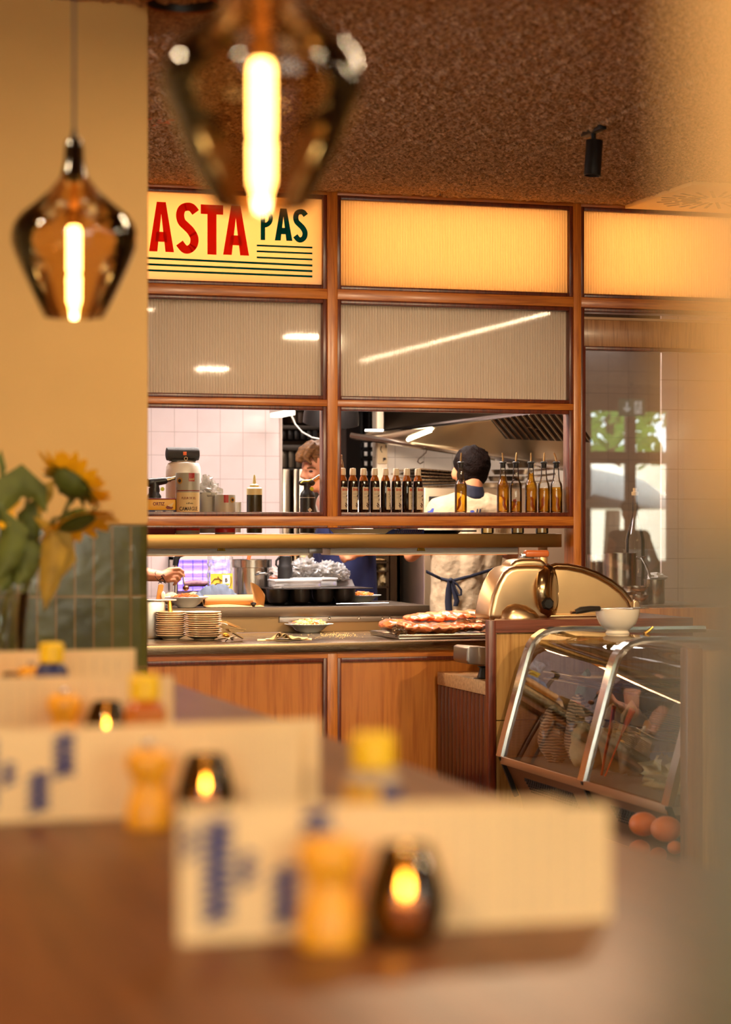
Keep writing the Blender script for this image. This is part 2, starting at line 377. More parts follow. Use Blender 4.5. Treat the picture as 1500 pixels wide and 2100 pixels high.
# reeded glass
def ribbed(name, tint, refl):
    q = NT(name); q.t.nodes.remove(q.b)
    tc = q.n('ShaderNodeTexCoord'); sp = q.n('ShaderNodeSeparateXYZ', {0: tc.outputs['Object']})
    mu = q.n('ShaderNodeMath', {0: sp.outputs[0], 1: 2 * math.pi / .0278}, operation='MULTIPLY'); sn = q.n('ShaderNodeMath', {0: mu.outputs[0]}, operation='SINE')
    ab = q.n('ShaderNodeMath', {0: sn.outputs[0]}, operation='ABSOLUTE')
    bp = q.n('ShaderNodeBump', {'Height': ab.outputs[0], 'Strength': 1.0, 'Distance': .006})
    rf = q.n('ShaderNodeBsdfRefraction', {'Color': tuple(tint) + (1,), 'Roughness': .32, 'IOR': 1.25, 'Normal': bp.outputs[0]})
    tl = q.n('ShaderNodeBsdfTranslucent', {'Color': tuple(tint) + (1,), 'Normal': bp.outputs[0]})
    df = q.n('ShaderNodeBsdfDiffuse', {'Color': tuple(tint) + (1,), 'Normal': bp.outputs[0]})
    a = q.n('ShaderNodeMixShader', {0: .88, 1: rf.outputs[0], 2: tl.outputs[0]})
    b = q.n('ShaderNodeMixShader', {0: .42, 1: a.outputs[0], 2: df.outputs[0]})
    gl = q.n('ShaderNodeBsdfGlossy', {'Roughness': .03})
    fr = q.n('ShaderNodeFresnel', {'IOR': 1.5}); m1 = q.n('ShaderNodeMath', {0: fr.outputs[0], 1: refl}, operation='MULTIPLY')
    c = q.n('ShaderNodeMixShader', {0: m1.outputs[0], 1: b.outputs[0], 2: gl.outputs[0]}); q.l(c.outputs[0], q.out.inputs[0]); return q.m
RIB = ribbed('reeded_glass', (1, .85, .64), .9)
for k, i in ((1, 1), (2, 2)):
    a, b = bays[i]; o = struct('window_%d' % k, bead(a, b, 1.966, 2.458), W_RED)
    MB().box((a + .018, .05, 1.984), (b - .018, .056, 2.44)).build('reeded_pane', RIB, o)
for k, i in ((3, 1), (4, 2)):
    a, b = bays[i]; o = struct('window_%d' % k, bead(a, b, 1.396, 1.934, y1=.05), W_RED)
    MB().box((b - .004, .052, 1.41), (b + .0005, .132, 1.92), .001).build('sliding_stile', mat('brown_stile', (104, 70, 54), .4), o)
    MB().box((a + .018, .036, 1.414), (b - .018, .040, 1.916)).build('pane', thin_glass('serving_window_glass', (.97, .96, .94), .5), o)
# back-lit boxes of the top row: white box, warm tubes, translucent front
TRL = NT('lit_reeded_acrylic'); q = TRL; q.t.nodes.remove(q.b)
tc = q.n('ShaderNodeTexCoord'); sp = q.n('ShaderNodeSeparateXYZ', {0: tc.outputs['Object']})
mu = q.n('ShaderNodeMath', {0: sp.outputs[0], 1: 2 * math.pi / .0278}, operation='MULTIPLY'); sn = q.n('ShaderNodeMath', {0: mu.outputs[0]}, operation='SINE')
ab = q.n('ShaderNodeMath', {0: sn.outputs[0]}, operation='ABSOLUTE'); bp = q.n('ShaderNodeBump', {'Height': ab.outputs[0], 'Strength': .8, 'Distance': .006})
tl = q.n('ShaderNodeBsdfTranslucent', {'Color': (1, .93, .8, 1), 'Normal': bp.outputs[0]}); gl = q.n('ShaderNodeBsdfGlossy', {'Roughness': .12, 'Normal': bp.outputs[0]})
mx = q.n('ShaderNodeMixShader', {0: .05, 1: tl.outputs[0], 2: gl.outputs[0]}); q.l(mx.outputs[0], q.out.inputs[0])
q = NT('lit_sign_acrylic'); SGN = q.m; q.t.nodes.remove(q.b)
tl = q.n('ShaderNodeBsdfTranslucent', {'Color': (1, .93, .8, 1)}); gl = q.n('ShaderNodeBsdfGlossy', {'Roughness': .2}); mx = q.n('ShaderNodeMixShader', {0: .04, 1: tl.outputs[0], 2: gl.outputs[0]}); q.l(mx.outputs[0], q.out.inputs[0])
BOXW = mat('lightbox_white', (246, 240, 226), .8)
TUBE = emit('warm_tube', (255, 178, 98), 5.6)
def lightbox(i, name, label, front, fname):
    a, b = bays[i]; t = thing(name, label, 'light box', ((a + b) / 2, .06, 2.508))
    bead(a, b, 2.508, 2.968, sides='lrtb').build('frame', W_RED, t)
    m = MB().box((a + .003, .26, 2.51), (b - .003, .27, 2.966)).box((a + .003, .062, 2.51), (a + .01, .26, 2.966)).box((b - .01, .062, 2.51), (b - .003, .26, 2.966)).box((a + .01, .062, 2.96), (b - .01, .26, 2.966)).box((a + .01, .062, 2.51), (b - .01, .26, 2.516))
    m.build('casing', BOXW, t)
    for z in (2.90, 2.75, 2.58):
        MB().tube([(a + .04, .20, z), (b - .04, .20, z)], .011, 10).build('tube', TUBE, t)
    MB().box((a + .018, .03, 2.526), (b - .018, .036, 2.952)).build(fname, front, t); return t
lightbox(2, 'lit_box', 'glowing amber reeded light panel in the top row above the middle window', TRL.m, 'reeded_front')
lightbox(3, 'lit_box', 'glowing amber reeded light panel at the right, under the square ceiling vent', TRL.m, 'reeded_front')
sg = lightbox(1, 'light_box_sign', 'back-lit sign with red and teal letters over thin stripes', SGN, 'sign_face')
# lettering of the sign (its first letters are hidden by the pillar)
def vinyl(name, col):
    q = NT(name); q.t.nodes.remove(q.b); a = q.n('ShaderNodeBsdfTranslucent', {'Color': lin(col)}); b = q.n('ShaderNodeBsdfDiffuse', {'Color': lin(col)}); m = q.n('ShaderNodeMixShader', {0: .5, 1: a.outputs[0], 2: b.outputs[0]}); q.l(m.outputs[0], q.out.inputs[0]); return q.m
LR = vinyl('red_vinyl', (236, 62, 32)); LT = vinyl('teal_vinyl', (20, 112, 112))
YS = .0285
def flat(m, pix, th=.0012): return m.prism([P(x, y, YS) for x, y in pix], (0, th, 0))
def letA(m, x0, x1, yt, yb, sl):
    w_ = x1 - x0; f = lambda u, v: (x0 + u * w_, yt + (yb - yt) * v + sl * u * w_)
    flat(m, [f(.31, 0), f(.67, 0), f(1, 1), f(.66, 1), f(.49, .24), f(.33, 1), f(0, 1)]); flat(m, [f(.30, .60), f(.68, .60), f(.74, .80), f(.25, .80)])
def letT(m, x0, x1, yt, yb, sl):
    w_ = x1 - x0; f = lambda u, v: (x0 + u * w_, yt + (yb - yt) * v + sl * u * w_)
    flat(m, [f(0, 0), f(1, 0), f(1, .19), f(.70, .19), f(.70, 1), f(.30, 1), f(.30, .19), f(0, .19)])
def letS(m, x0, x1, yt, yb, sl, tw=.37):
    w_ = x1 - x0; h = yb - yt; tw *= w_; pts = []
    ctr = [(.88, .19), (.70, .10), (.48, .085), (.26, .13), (.17, .25), (.24, .38), (.45, .47), (.66, .56), (.82, .69), (.78, .83), (.58, .915), (.36, .91), (.14, .80)]
    c = []
    for i in range(len(ctr) - 1):
        p0, p1, p2, p3 = [ctr[max(0, min(len(ctr) - 1, i + k))] for k in (-1, 0, 1, 2)]
        for t in (0, .25, .5, .75):
            c.append(tuple(.5 * (2 * p1[d] + (p2[d] - p0[d]) * t + (2 * p0[d] - 5 * p1[d] + 4 * p2[d] - p3[d]) * t * t + (3 * p1[d] - p0[d] - 3 * p2[d] + p3[d]) * t ** 3) for d in (0, 1)))
    c.append(ctr[-1]); c = [(x0 + u * w_, yt + v * h + sl * u * w_) for u, v in c]; L, Rr = [], []
    for i, (x, y) in enumerate(c):
        ax, ay = c[min(i + 1, len(c) - 1)][0] - c[max(i - 1, 0)][0], c[min(i + 1, len(c) - 1)][1] - c[max(i - 1, 0)][1]; n_ = math.hypot(ax, ay)
        L.append((x - ay / n_ * tw / 2, y + ax / n_ * tw / 2)); Rr.append((x + ay / n_ * tw / 2, y - ax / n_ * tw / 2))
    for i in range(len(c) - 1): flat(m, [L[i], L[i + 1], Rr[i + 1], Rr[i]])
def letP(m, x0, x1, yt, yb, sl):
    w_ = x1 - x0; f = lambda u, v: (x0 + u * w_, yt + (yb - yt) * v + sl * u * w_)
    flat(m, [f(0, 0), f(.36, 0), f(.36, 1), f(0, 1)])
    o = [f(.3 + .7 * math.sin(a) * 1.0, .30 - .30 * math.cos(a)) for a in [math.pi * i / 10 for i in range(11)]]; n_ = [f(.3 + .36 * math.sin(a), .30 - .145 * math.cos(a)) for a in [math.pi * i / 10 for i in range(11)]]
    for i in range(10): flat(m, [o[i], o[i + 1], n_[i + 1], n_[i]])
lt = MB(); sl = .045
letP(lt, 240, 298, 410, 511, sl)
letA(lt, 306, 357, 413, 515, sl); letS(lt, 362, 407, 414, 519, sl); letT(lt, 412, 458, 419, 521, sl); letA(lt, 458, 511, 421, 522, sl)
lt.build('red_letters', LR, sg)
lt = MB(); letP(lt, 535, 560, 428, 492, .03); letA(lt, 564, 600, 427, 493, .03); letS(lt, 602, 631, 428, 497, .03); lt.build('teal_letters', LT, sg)
lt = MB()
def stripe(x0, y0, x1, y1, h=4.2): flat(lt, [(x0, y0), (x1, y1), (x1, y1 + h), (x0, y0 + h)])
for y in (527, 540, 552.5): stripe(225, y - 3.5, 641, y + 15.5 - (y - 527) * .12)
for y in (501.5, 513.5, 526): stripe(527, y, 641, y + 4.5, 3.6)
lt.build('stripes', LT, sg)

# right-hand bay: oak header over a fixed sheet of glass
d1 = sempty('door_1', ((bays[3][0] + bays[3][1]) / 2, .06, 0)); a, b = bays[3]
bead(a, b, .90, 2.458).build('frame', W_RED, d1)
MB().box((a + .02, .04, 2.265), (b - .02, .075, 2.40), .002).build('header_panel', wood('fine_oak_header', (186, 132, 78), (156, 104, 58), 'Z', sc=2.2), d1)
MB().box((a + .02, .03, 2.40), (b - .02, .05, 2.413)).build('header_strip', mat('pale_strip', (206, 170, 130), .5), d1)
MB().box((a + .02, .035, 2.245), (b - .02, .09, 2.265), .002).box((a + .012, .02, .9), (a + .032, .1, 2.26), .002).build('inner_bead', W_RED, d1)
RG = thin_glass('mirroring_glass', (.90, .89, .87), 2.6, 0, 1.5)
MB().box((a + .03, .046, .935), (b - .02, .050, 2.246)).build('pane', RG, d1)
MB().box((a, .0, .05), (b, .1, .925), .003).build('lower_panel', W_PANEL, d1)
a, b = bays[4]; MB().box((a, .03, .05), (b, .09, 2.46), .003).build('wood_panel', W_PANEL, wb); MB().box((a, .03, 2.505), (b, .09, 2.97), .003).build('wood_panel', W_PANEL, wb)
struct('wall_back_right', MB().box((PXS[5][1], .0, 0), (8, .12, 3.0)), PLASTER)
# ================================================================== serving counter
t = thing('serving_counter', 'oak panelled serving counter with a stainless worktop and a raised steel rear shelf', 'counter', (-.6, .1, 0))
MB().box((-2.6, -.03, .733), (.99, 1.0, .78), .004).build('worktop', steel('worktop_steel', (138, 118, 92), .26, (1, 40, 40), .04), t)
for a, b in ((-2.6, -1.328), (-1.276, -.038), (.014, .98)):
    MB().box((a + .02, .028, .08), (b - .02, .05, .684)).build('panel', W_PANEL, t)
    bead(a, b, .08, .702, sides='lrt', y0=.004, y1=.03).build('panel_bead', W_RED, t)
for a, b in ((-1.328, -1.276), (-.038, .014)): MB().box((a, 0, .06), (b, .05, .733), .003).build('post', W_OAK, t)
for a, b in ((-2.6, -1.328), (-1.276, -.038), (.014, .98)): MB().box((a, .002, .702), (b, .05, .733)).build('top_rail', W_OAKX, t)
MB().box((-2.6, .03, 0), (.98, .06, .08)).build('plinth', BLACKP, t)
ZB = P(700, 1243, 1.0).z
bx1 = P(880, 1243, 1.0).x
bx0 = P(346, 1243, 1.0).x
MB().box((bx0, .985, ZB - .052), (bx1, 1.75, ZB), .004).build('rear_shelf', steel('rear_shelf_steel', (96, 84, 72), .4), t)
MB().box((bx0 + .02, 1.03, .78), (bx1 - .02, 1.06, ZB - .05)).build('upstand', steel('upstand_steel', (150, 126, 92), .3), t)
MB().box((-.02, 1.015, ZB - .085), (bx1 - .02, 1.032, ZB - .05), .002).build('screw_plate', STEEL_D, t)
for x in (676, 737, 785, 800): MB().ell(P(x, 1268, 1.01), (.008, .006, .008), 10, 6).build('screw', CHROME, t)
for x, y in ((bx0 + .05, 1.2), (bx0 + .05, 1.7), (bx1 - .05, 1.2), (bx1 - .05, 1.7)): MB().tube([(x, y, 0), (x, y, ZB - .04)], .02, 10).build('leg', STEEL_D, t)

# heated steel gantry over the worktop
t = thing('heated_gantry_shelf', 'long stainless gantry shelf with white heat lamp strips beneath, above the worktop', 'shelf', (-.2, .2, .78))
MB().box((-2.5, .06, 1.240), (1.217, .44, 1.309), .003).build('shelf', steel('gantry_steel', (146, 112, 66), .32, (1, 50, 50), .1), t)
WH = mat('lamp_housing', (226, 218, 204), .4)
for a, b in ((-1.30, -.085), (.02, 1.02)):
    h = MB().box((a, .16, 1.203), (b, .34, 1.241), .006).build('lamp_housing', WH, t)
    MB().box((a + .05, .19, 1.2015), (b - .05, .31, 1.2055)).build('lamp_element', emit('heat_element', (255, 140, 60), 1.6), h)
MB().box((-.09, .15, 1.213), (-.02, .25, 1.241), .003).build('junction_box', STEEL_D, t)
for x in (1.175, -1.29, -2.4): MB().box((x - .02, .20, .78), (x + .02, .24, 1.24), .003).build('upright', steel('gantry_leg', (206, 176, 124), .3), t)
YEL = mat('yellow_warning', (232, 184, 40), .5)
for px in (454, 864):
    m = MB().prism([P(px - 9, 1130, .155), P(px + 9, 1130, .155), P(px + 6, 1121.5, .155), P(px - 6, 1121.5, .155)], (0, .001, 0)); s = m.build('warning_sticker', YEL, t)
    m = MB()
    for k in (-3, 0, 3): m.tube([P(px + k + .8 * math.sin(i), 1128.5 - i * 1.1, .1535) for i in range(6)], .0012, 5)
    m.tube([P(px + dx, yy, .1535) for dx, yy in ((-8, 1129.5), (8, 1129.5), (5.5, 1122), (-5.5, 1122), (-8, 1129.5))], .001, 5)
    m.build('heat_symbol', BLACKP, s)
for kx in (-.62, .52):
    area('heat_lamp_light', (kx, .25, 1.20), .9, .08, 5.0, (1, .66, .36))

# ================================================================== side counter with mahogany slats and marble top
t = thing('side_counter', 'low side counter with dark red slats and a pale stone top, joining the serving counter', 'counter', (.75, -.4, 0))
m = MB()
for i in range(13): m.box((.524, -.74 + i * .0555, .05), (.545, -.74 + i * .0555 + .052, .562), .004)
m.box((.54, -.74, .05), (.95, -.035, .562)); m.build('slatted_front', wood('mahogany_slat', (92, 30, 16), (62, 18, 10), 'Z', rough=.3, sc=2), t)
MB().box((.516, -.752, .564), (.96, -.034, .628), .004).build('stone_top', mat('pale_terrazzo', (206, 176, 136), .22, var=.22, vs_=60), t)
t = thing('payment_terminal', 'small steel table-top device on a black foot, on the stone top beside the pier', 'device', tuple(P(985, 1392, -.5)))
MB().ppoly([(959, 1329), (966, 1326), (1012, 1329), (1012, 1366), (962, 1362), (958, 1356)], -.62, .2, .006).build('body', STEEL_D, t)
c = P(992, 1372, -.55); MB().lathe(c.x, c.y, [(.03, P(990, 1366, -.55).z), (.018, P(990, 1370, -.55).z), (.03, .632), (.05, .629)]).build('foot', BLACKP, t)

# ================================================================== pier that carries the slicer
PT = P(1005, 1272, -.77).z
t = thing('oak_pier_counter', 'oak pier with a mahogany top board and corner post, carrying the meat slicer', 'counter', (.95, -.4, 0))
m = MB().box((.56, -.765, .45), (.98, -.745, PT - .06)).box((.56, -.765, .04), (.98, -.745, .446)).box((.98, -.76, .04), (1.50, -.10, PT - .06)); m.build('panel', W_PALE, t)
MB().box((.512, -.79, 0), (.548, -.745, PT), .002).build('corner_post', W_RED, t)
MB().prism([(.540, -.785, PT - .058), (1.545, -.785, PT - .058), (1.545, -.08, PT - .058), (.82, -.08, PT - .058)], (0, 0, .058)).build('top_board', wood('mahogany_board', (126, 66, 42), (96, 46, 28), 'X', sc=1.5), t)

# ================================================================== kitchen shell
KT = tile('kitchen_tile', (228, 212, 210), (190, 172, 168), .150, .150, .0022, 'X', .16, .03)
KW = 3.4
xl = P(575, 950, KW).x
struct('wall_kitchen', MB().box((-3.5, KW, 0), (xl, KW + .12, 2.95)), KT)
xr0 = P(775, 950, KW).x
xr1 = P(1192, 950, KW).x
struct('wall_kitchen_east', MB().box((xr1, KW, 0), (7.9, KW + .12, 2.95)), tile('kitchen_tile_shaded', (132, 108, 84), (110, 90, 70), .150, .150, .0022, 'X', .25, .05))  # unlit stretch of the tiled wall, its shade put into the tile colour
struct('wall_kitchen_right', MB().box((xr0, KW, 0), (xr1, KW + .12, 2.95)), tile('kitchen_tile_warm', (228, 214, 194), (180, 164, 146), .200, .150, .0022, 'X', .14, .03))
struct('wall_kitchen_far', MB().box((-3.5, 5.8, 0), (7.9, 5.92, 2.95)), mat('dim_plaster', (120, 96, 74), .8))
struct('wall_kitchen_left', MB().box((-3.55, .1, 0), (-3.5, 5.8, 2.95)), KT)
struct('trim_1', MB().box((xl - .004, KW - .012, 0), (xl + .012, KW + .13, 2.95), .003), mat('grey_corner_strip', (190, 172, 160), .4))
struct('light_leak_seal', MB().box((-6, .0, 2.991), (8, .32, 3.2)).box((-3.5, .275, 2.5), (7.9, .30, 3.0)), mat('kitchen_ceiling', (226, 214, 198), .8))  # unseen header and closure, added to keep sky light from leaking in
struct('ceiling_kitchen', MB().box((-3.5, .28, 2.82), (7.9, 5.9, 2.9)), mat('kitchen_ceiling', (226, 214, 198), .8))
# tiled partition behind the right half of the right-hand glass
xt = P(1358, 1000, .9).x
struct('wall_partition', MB().box((xt, .9, 0), (xt + 2.6, .925, 2.8), .002), tile('partition_tile', (216, 194, 178), (166, 144, 126), .30, .1665, .0022, 'X', .14, .03))
# ================================================================== long dark table
TZ = .953
t = thing('long_table', 'long glossy dark wooden table running from the foreground towards the pillar', 'table', (-2.6, -6.0, 0))
MB().box((-3.35, -8.62, TZ - .04), (-1.777, -3.53, TZ), .006).build('table_top', W_TABLE, t)
for x in (-3.2, -1.95):
    for y in (-8.3, -6.0, -3.8): MB().box((x - .03, y - .03, 0), (x + .03, y + .03, TZ - .04), .003).build('leg', BLACKM, t)

def menu(Y, xl, xr, ztop, label, splay, ext, rk=.97):
    t = thing('folded_menu', label, 'menu', ((xl + xr) / 2, Y, TZ), 'menus standing on the long table')
    L = xr - xl; h = ztop - TZ
    MB().prism([(xl, Y, TZ + .001), (xr, Y, TZ + .001), (xr, Y, TZ + h * rk), (xl, Y, ztop)], (0, .0012, 0)).build('front_leaf', PAPER, t)
    a = math.radians(splay); c, s = math.cos(a), math.sin(a); L2 = L * ext
    m = MB().prism([(xl, Y + .0022, TZ + .001), (xl + L2 * c, Y + .0022 + L2 * s, TZ + .001), (xl + L2 * c, Y + .0022 + L2 * s, TZ + h * rk), (xl, Y + .0022, ztop)], (-.0012 * s, .0012 * c, 0)); m.build('back_leaf', PAPER, t)
    # print on the cover: hand-painted looking words running up the card, fine columns further right
    m = MB(); rr = random.Random(3)
    def word(u, v0, v1, wd):
        n = max(3, int((v1 - v0) / .075)); x = xl + u * L
        for i in range(n):
            za = TZ + h * (v0 + (v1 - v0) * i / n); zb = za + h * (v1 - v0) / n * .72; k = rr.random(); w_ = wd * L
            pts = [(x - w_, Y - .0006, za), (x + w_ * (k - .2), Y - .0006, (za + zb) / 2), (x - w_ * .4, Y - .0006, zb), (x + w_, Y - .0006, zb - (zb - za) * .3)]
            m.tube(pts, .0034 if wd > .015 else .0026, 6)
    word(.022, .62, .88, .014); word(.082, .16, .91, .032); word(.147, .41, .66, .018); word(.232, .12, .55, .030); word(.305, .48, .95, .030)
    m.build('cover_lettering', INK, t)
    m = MB()
    for i in range(14):
        u = .40 + .041 * i + (.02 if i > 7 else 0)
        v = .10
        while v < .84:
            l = .08 + .18 * rr.random(); m.box((xl + u * L, Y - .0005, TZ + h * v), (xl + u * L + .0006, Y, TZ + h * min(.88, v + l))); v += l + .03
    m.build('small_print', mat('grey_print', (120, 112, 120), .7), t)
    return t
def zt(px, py, Y): return P(px, py, Y).z
Y1 = -8.105
menu(Y1, P(368, 1900, Y1).x, P(1252, 1800, Y1).x, zt(365, 1655, Y1), 'nearest folded cream menu card standing on its long edge, blue script on its cover', 7, .93, .89)
Y2 = -7.225
menu(Y2, P(-90, 1600, Y2).x, P(612, 1600, Y2).x, zt(200, 1492, Y2), 'second nearest folded menu card, behind the nearest one and cut by the left frame edge', 9, 1.13)
Y3 = -6.32
menu(Y3, P(-260, 1450, Y3).x, P(356, 1450, Y3).x, zt(200, 1385, Y3), 'third folded menu card along the table, ending below the pillar edge', 6, .93)
Y4 = -5.54
menu(Y4, P(-330, 1360, Y4).x, P(268, 1360, Y4).x, zt(150, 1334, Y4), 'farthest folded menu card, in front of the green tiles', 7, 1.05)

MILLW = mat('beech_wood', (240, 166, 38), .42, var=.1, vs_=20, stretch=(4, 4, .6), coat=.2)
def mill(px, base, top, D, label):
    c = PZ(px, top, TZ + .1148); c.y += D; c.x = P(px, 1300, c.y).x; c.z = TZ; m_ = MPP(c); s = .1148 / .250
    t = thing('pepper_mill', label, 'pepper mill', tuple(c), 'pepper mills along the table')
    k = s * .001
    MB().lathe(c.x, c.y, [(r * k, TZ + z * k) for r, z in ((60, 0), (64, 4), (66, 30), (63, 62), (54, 92), (47, 112), (46, 126))], 28).build('body', MILLW, t)
    MB().lathe(c.x, c.y, [(r * k, TZ + z * k) for r, z in ((46, 127), (50, 140), (62, 165), (66, 190), (62, 210), (46, 222), (20, 228))], 28).build('grinder_head', MILLW, t)
    MB().lathe(c.x, c.y, [(r * k, TZ + z * k) for r, z in ((14, 226), (16, 234), (15, 244), (8, 250))], 14).build('knob', CHROME, t)
mill(676, 1942, 1690, 0, 'nearest small beech pepper mill, in front of the nearest menu card')
mill(305, 1681, 1500, -.12, 'second beech pepper mill, at the front of the second menu card')
mill(132, 1545, 1402, -.10, 'third beech pepper mill, left of the smoky candle glass at the third menu card')
mill(64, 1452, 1340, -.28, 'farthest beech pepper mill, beside the blue labelled bottle at the farthest menu card')

SMOKE = thin_glass('smoked_glass', (.42, .30, .15), 1.0, 0, 1.5)
FLAME = emit('candle_flame', (255, 206, 122), 150)
WAX = mat('glowing_wax', (255, 214, 150), .5, emis=(255, 160, 60), es=.9)  # the flame's glow in the wax is put in as emission
def candle(px, base, top, label, hw):
    c = PZ(px, top, TZ + .0918); c.y = base; c.x = P(px, top, base).x; c.z = TZ; H = .0918; r = .0384
    t = thing('candle_glass', label, 'candle holder', tuple(c), 'smoked candle glasses along the table')
    pr = [(.52, 0), (.66, .02), (.86, .14), (.98, .30), (1, .42), (.94, .60), (.80, .80), (.66, .95), (.62, 1)]
    MB().lathe(c.x, c.y, [(r * a, TZ + H * b) for a, b in pr] + [(r * a * .95, TZ + H * b) for a, b in reversed(pr[4:])] + [(r * .92, TZ + H * .32), (r * .8, TZ + H * .15), (r * .5, TZ + H * .1)], 32, (True, True)).build('glass', SMOKE, t)
    w_ = MB().lathe(c.x, c.y, [(r * .45, TZ + H * .105), (r * .46, TZ + H * .42), (r * .4, TZ + H * .43)], 20).build('tealight', WAX, t)
    MB().lathe(c.x, c.y, [(r * .03, TZ + H * .47), (r * .10, TZ + H * .54), (r * .09, TZ + H * .60), (r * .01, TZ + H * .72)], 12).build('flame', FLAME, w_)
candle(832, -8.15, 1722, 'nearest smoked glass candle holder with a lit tealight, right of the nearest mill', 82)
candle(422, -7.30, 1512, 'second smoked candle glass, lit, right of the second pepper mill', 58)
candle(218, -6.40, 1418, 'third smoked candle glass, lit, left of the yellow capped bottle at the third menu', 46)
candle(30, -5.62, 1345, 'farthest smoked candle glass, lit, left of the farthest pepper mill', 40)

def sauce(px, base, top, label, body, lab):
    c = PZ(px, top, TZ + .16); c.z = TZ; k = .16
    t = thing('sauce_bottle', label, 'bottle', tuple(c), 'yellow capped bottles along the table')
    z = lambda v: TZ + v * k
    b = MB().lathe(c.x, c.y, [(.19 * k, z(0)), (.205 * k, z(.02)), (.205 * k, z(.65)), (.17 * k, z(.71)), (.13 * k, z(.745))], 24).build('body', body, t)
    MB().lathe(c.x, c.y, [(.209 * k, z(.08)), (.209 * k, z(.63))], 24, (False, False)).build('label', lab, b)
    MB().lathe(c.x, c.y, [(.14 * k, z(.745)), (.155 * k, z(.76)), (.155 * k, z(.97)), (.13 * k, z(1))], 24).build('cap', mat('yellow_cap', (246, 196, 30), .4), t)
q = NT('blue_yellow_label'); tc = q.n('ShaderNodeTexCoord'); sp = q.n('ShaderNodeSeparateXYZ', {0: tc.outputs['Object']})
mr = q.n('ShaderNodeMapRange', {0: sp.outputs[0], 1: -.04, 2: .04}); q.l(q.ramp(mr.outputs[0], [(0, lin((228, 170, 30))), (.48, lin((46, 50, 110))), (.9, lin((96, 40, 30)))], 'CONSTANT'), q.b.inputs['Base Color']); BL1 = q.m
BODY1 = mat('grey_squeeze_body', (176, 150, 116), .4)
sauce(766, 1735, 1502, 'nearest yellow capped bottle with a blue and yellow label, behind the nearest menu', BODY1, BL1)
sauce(297, 1566, 1383, 'yellow capped bottle of amber sauce with a tan label, at the third menu card', mat('amber_sauce', (190, 96, 24), .3), mat('tan_label', (206, 120, 40), .6))
sauce(106, 1466, 1318, 'farthest yellow capped bottle with a dark blue label, at the farthest menu', mat('navy_body', (40, 44, 86), .4), mat('navy_label', (44, 48, 104), .5, var=.4, vs_=30))

# ------------------------------------------------------------------ sunflowers in a glass vase
c = PZ(8, 1405, TZ); YV = c.y
t = thing('sunflower_vase', 'clear glass vase with water and drooping sunflowers at the left edge by the pillar', 'vase', tuple(c))
MB().lathe_px(8, [(40, 1404), (46, 1395), (42, 1330), (44, 1280), (52, 1215), (50, 1215), (41, 1280), (38, 1330), (40, 1392), (30, 1398)], YV).build('vase_glass', thin_glass('vase_glass', (.86, .88, .84), 1.6), t)
LEAF = mat('sunflower_leaf', (92, 100, 34), .6, var=.35, vs_=14); LEAFY = mat('yellowing_leaf', (168, 132, 34), .6, var=.3, vs_=14)
SEPAL = mat('sepal_green', (74, 84, 26), .6, var=.3, vs_=20); PETAL = mat('sunflower_petal', (250, 178, 18), .5, var=.15, vs_=20); STEM = mat('stem_green', (120, 112, 48), .6, var=.2)
def fl(px, py, dy=0): return P(px, py, YV + dy)
m_ = MPP(c)
m = MB()
for s in (((0, 1390), (30, 1300), (60, 1190), (120, 1080), (150, 1010)), ((16, 1390), (20, 1290), (70, 1150), (110, 1065), (140, 1058)), ((22, 1385), (30, 1250), (10, 1150), (-20, 1060)), ((-10, 1388), (8, 1260), (40, 1100), (60, 1010))):
    m.tube([fl(x, y, .01 * i) for i, (x, y) in enumerate(s)], .006, 7)
m.build('stems', STEM, t)
def leaf(pts, wd, mt, dy=0):
    pts = [fl(x, y, dy) for x, y in pts]; n = len(pts); rows = []
    for i, p in enumerate(pts):
        tn = (pts[min(i + 1, n - 1)] - pts[max(i - 1, 0)]).normalized(); s = tn.cross(V((.25, 1, .1))).normalized(); u = i / (n - 1)
        w_ = wd * m_ * (math.sin(math.pi * min(1, u ** .7)) * .95 + .05); rows.append([p + s * w_ * k + V((0, -.010 * (1 - k * k) * wd / 30, 0)) for k in (-1, -.5, 0, .5, 1)])
    fs = [(i * 5 + j, i * 5 + j + 1, (i + 1) * 5 + j + 1, (i + 1) * 5 + j) for i in range(n - 1) for j in range(4)]
    MB().add([p for r in rows for p in r], fs).build('leaf', mt, t, smooth=80)
for pts, wd, mt, dy in ((((-30, 1090), (10, 1010), (45, 985), (80, 1010), (95, 1050)), 36, LEAF, -.03), (((95, 1075), (112, 1130), (100, 1200), (92, 1250)), 28, LEAFY, -.06), (((70, 1060), (125, 1100), (140, 1150), (120, 1190)), 24, LEAFY, -.03),
    (((20, 1080), (55, 1130), (50, 1180), (35, 1200)), 30, LEAF, -.04), (((0, 1040), (30, 1090), (20, 1150), (-5, 1190)), 30, LEAF, -.05), (((85, 1010), (60, 1060), (62, 1120), (75, 1165)), 26, LEAF, .02), (((-20, 1110), (10, 1140), (15, 1190), (0, 1215)), 28, LEAF, 0), (((110, 985), (90, 1010), (80, 1060)), 22, LEAFY, 0), ((( -14, 950), (-2, 930), (6, 960), (2, 1000)), 10, LEAF, -.02)):
    leaf(pts, wd, mt, dy)
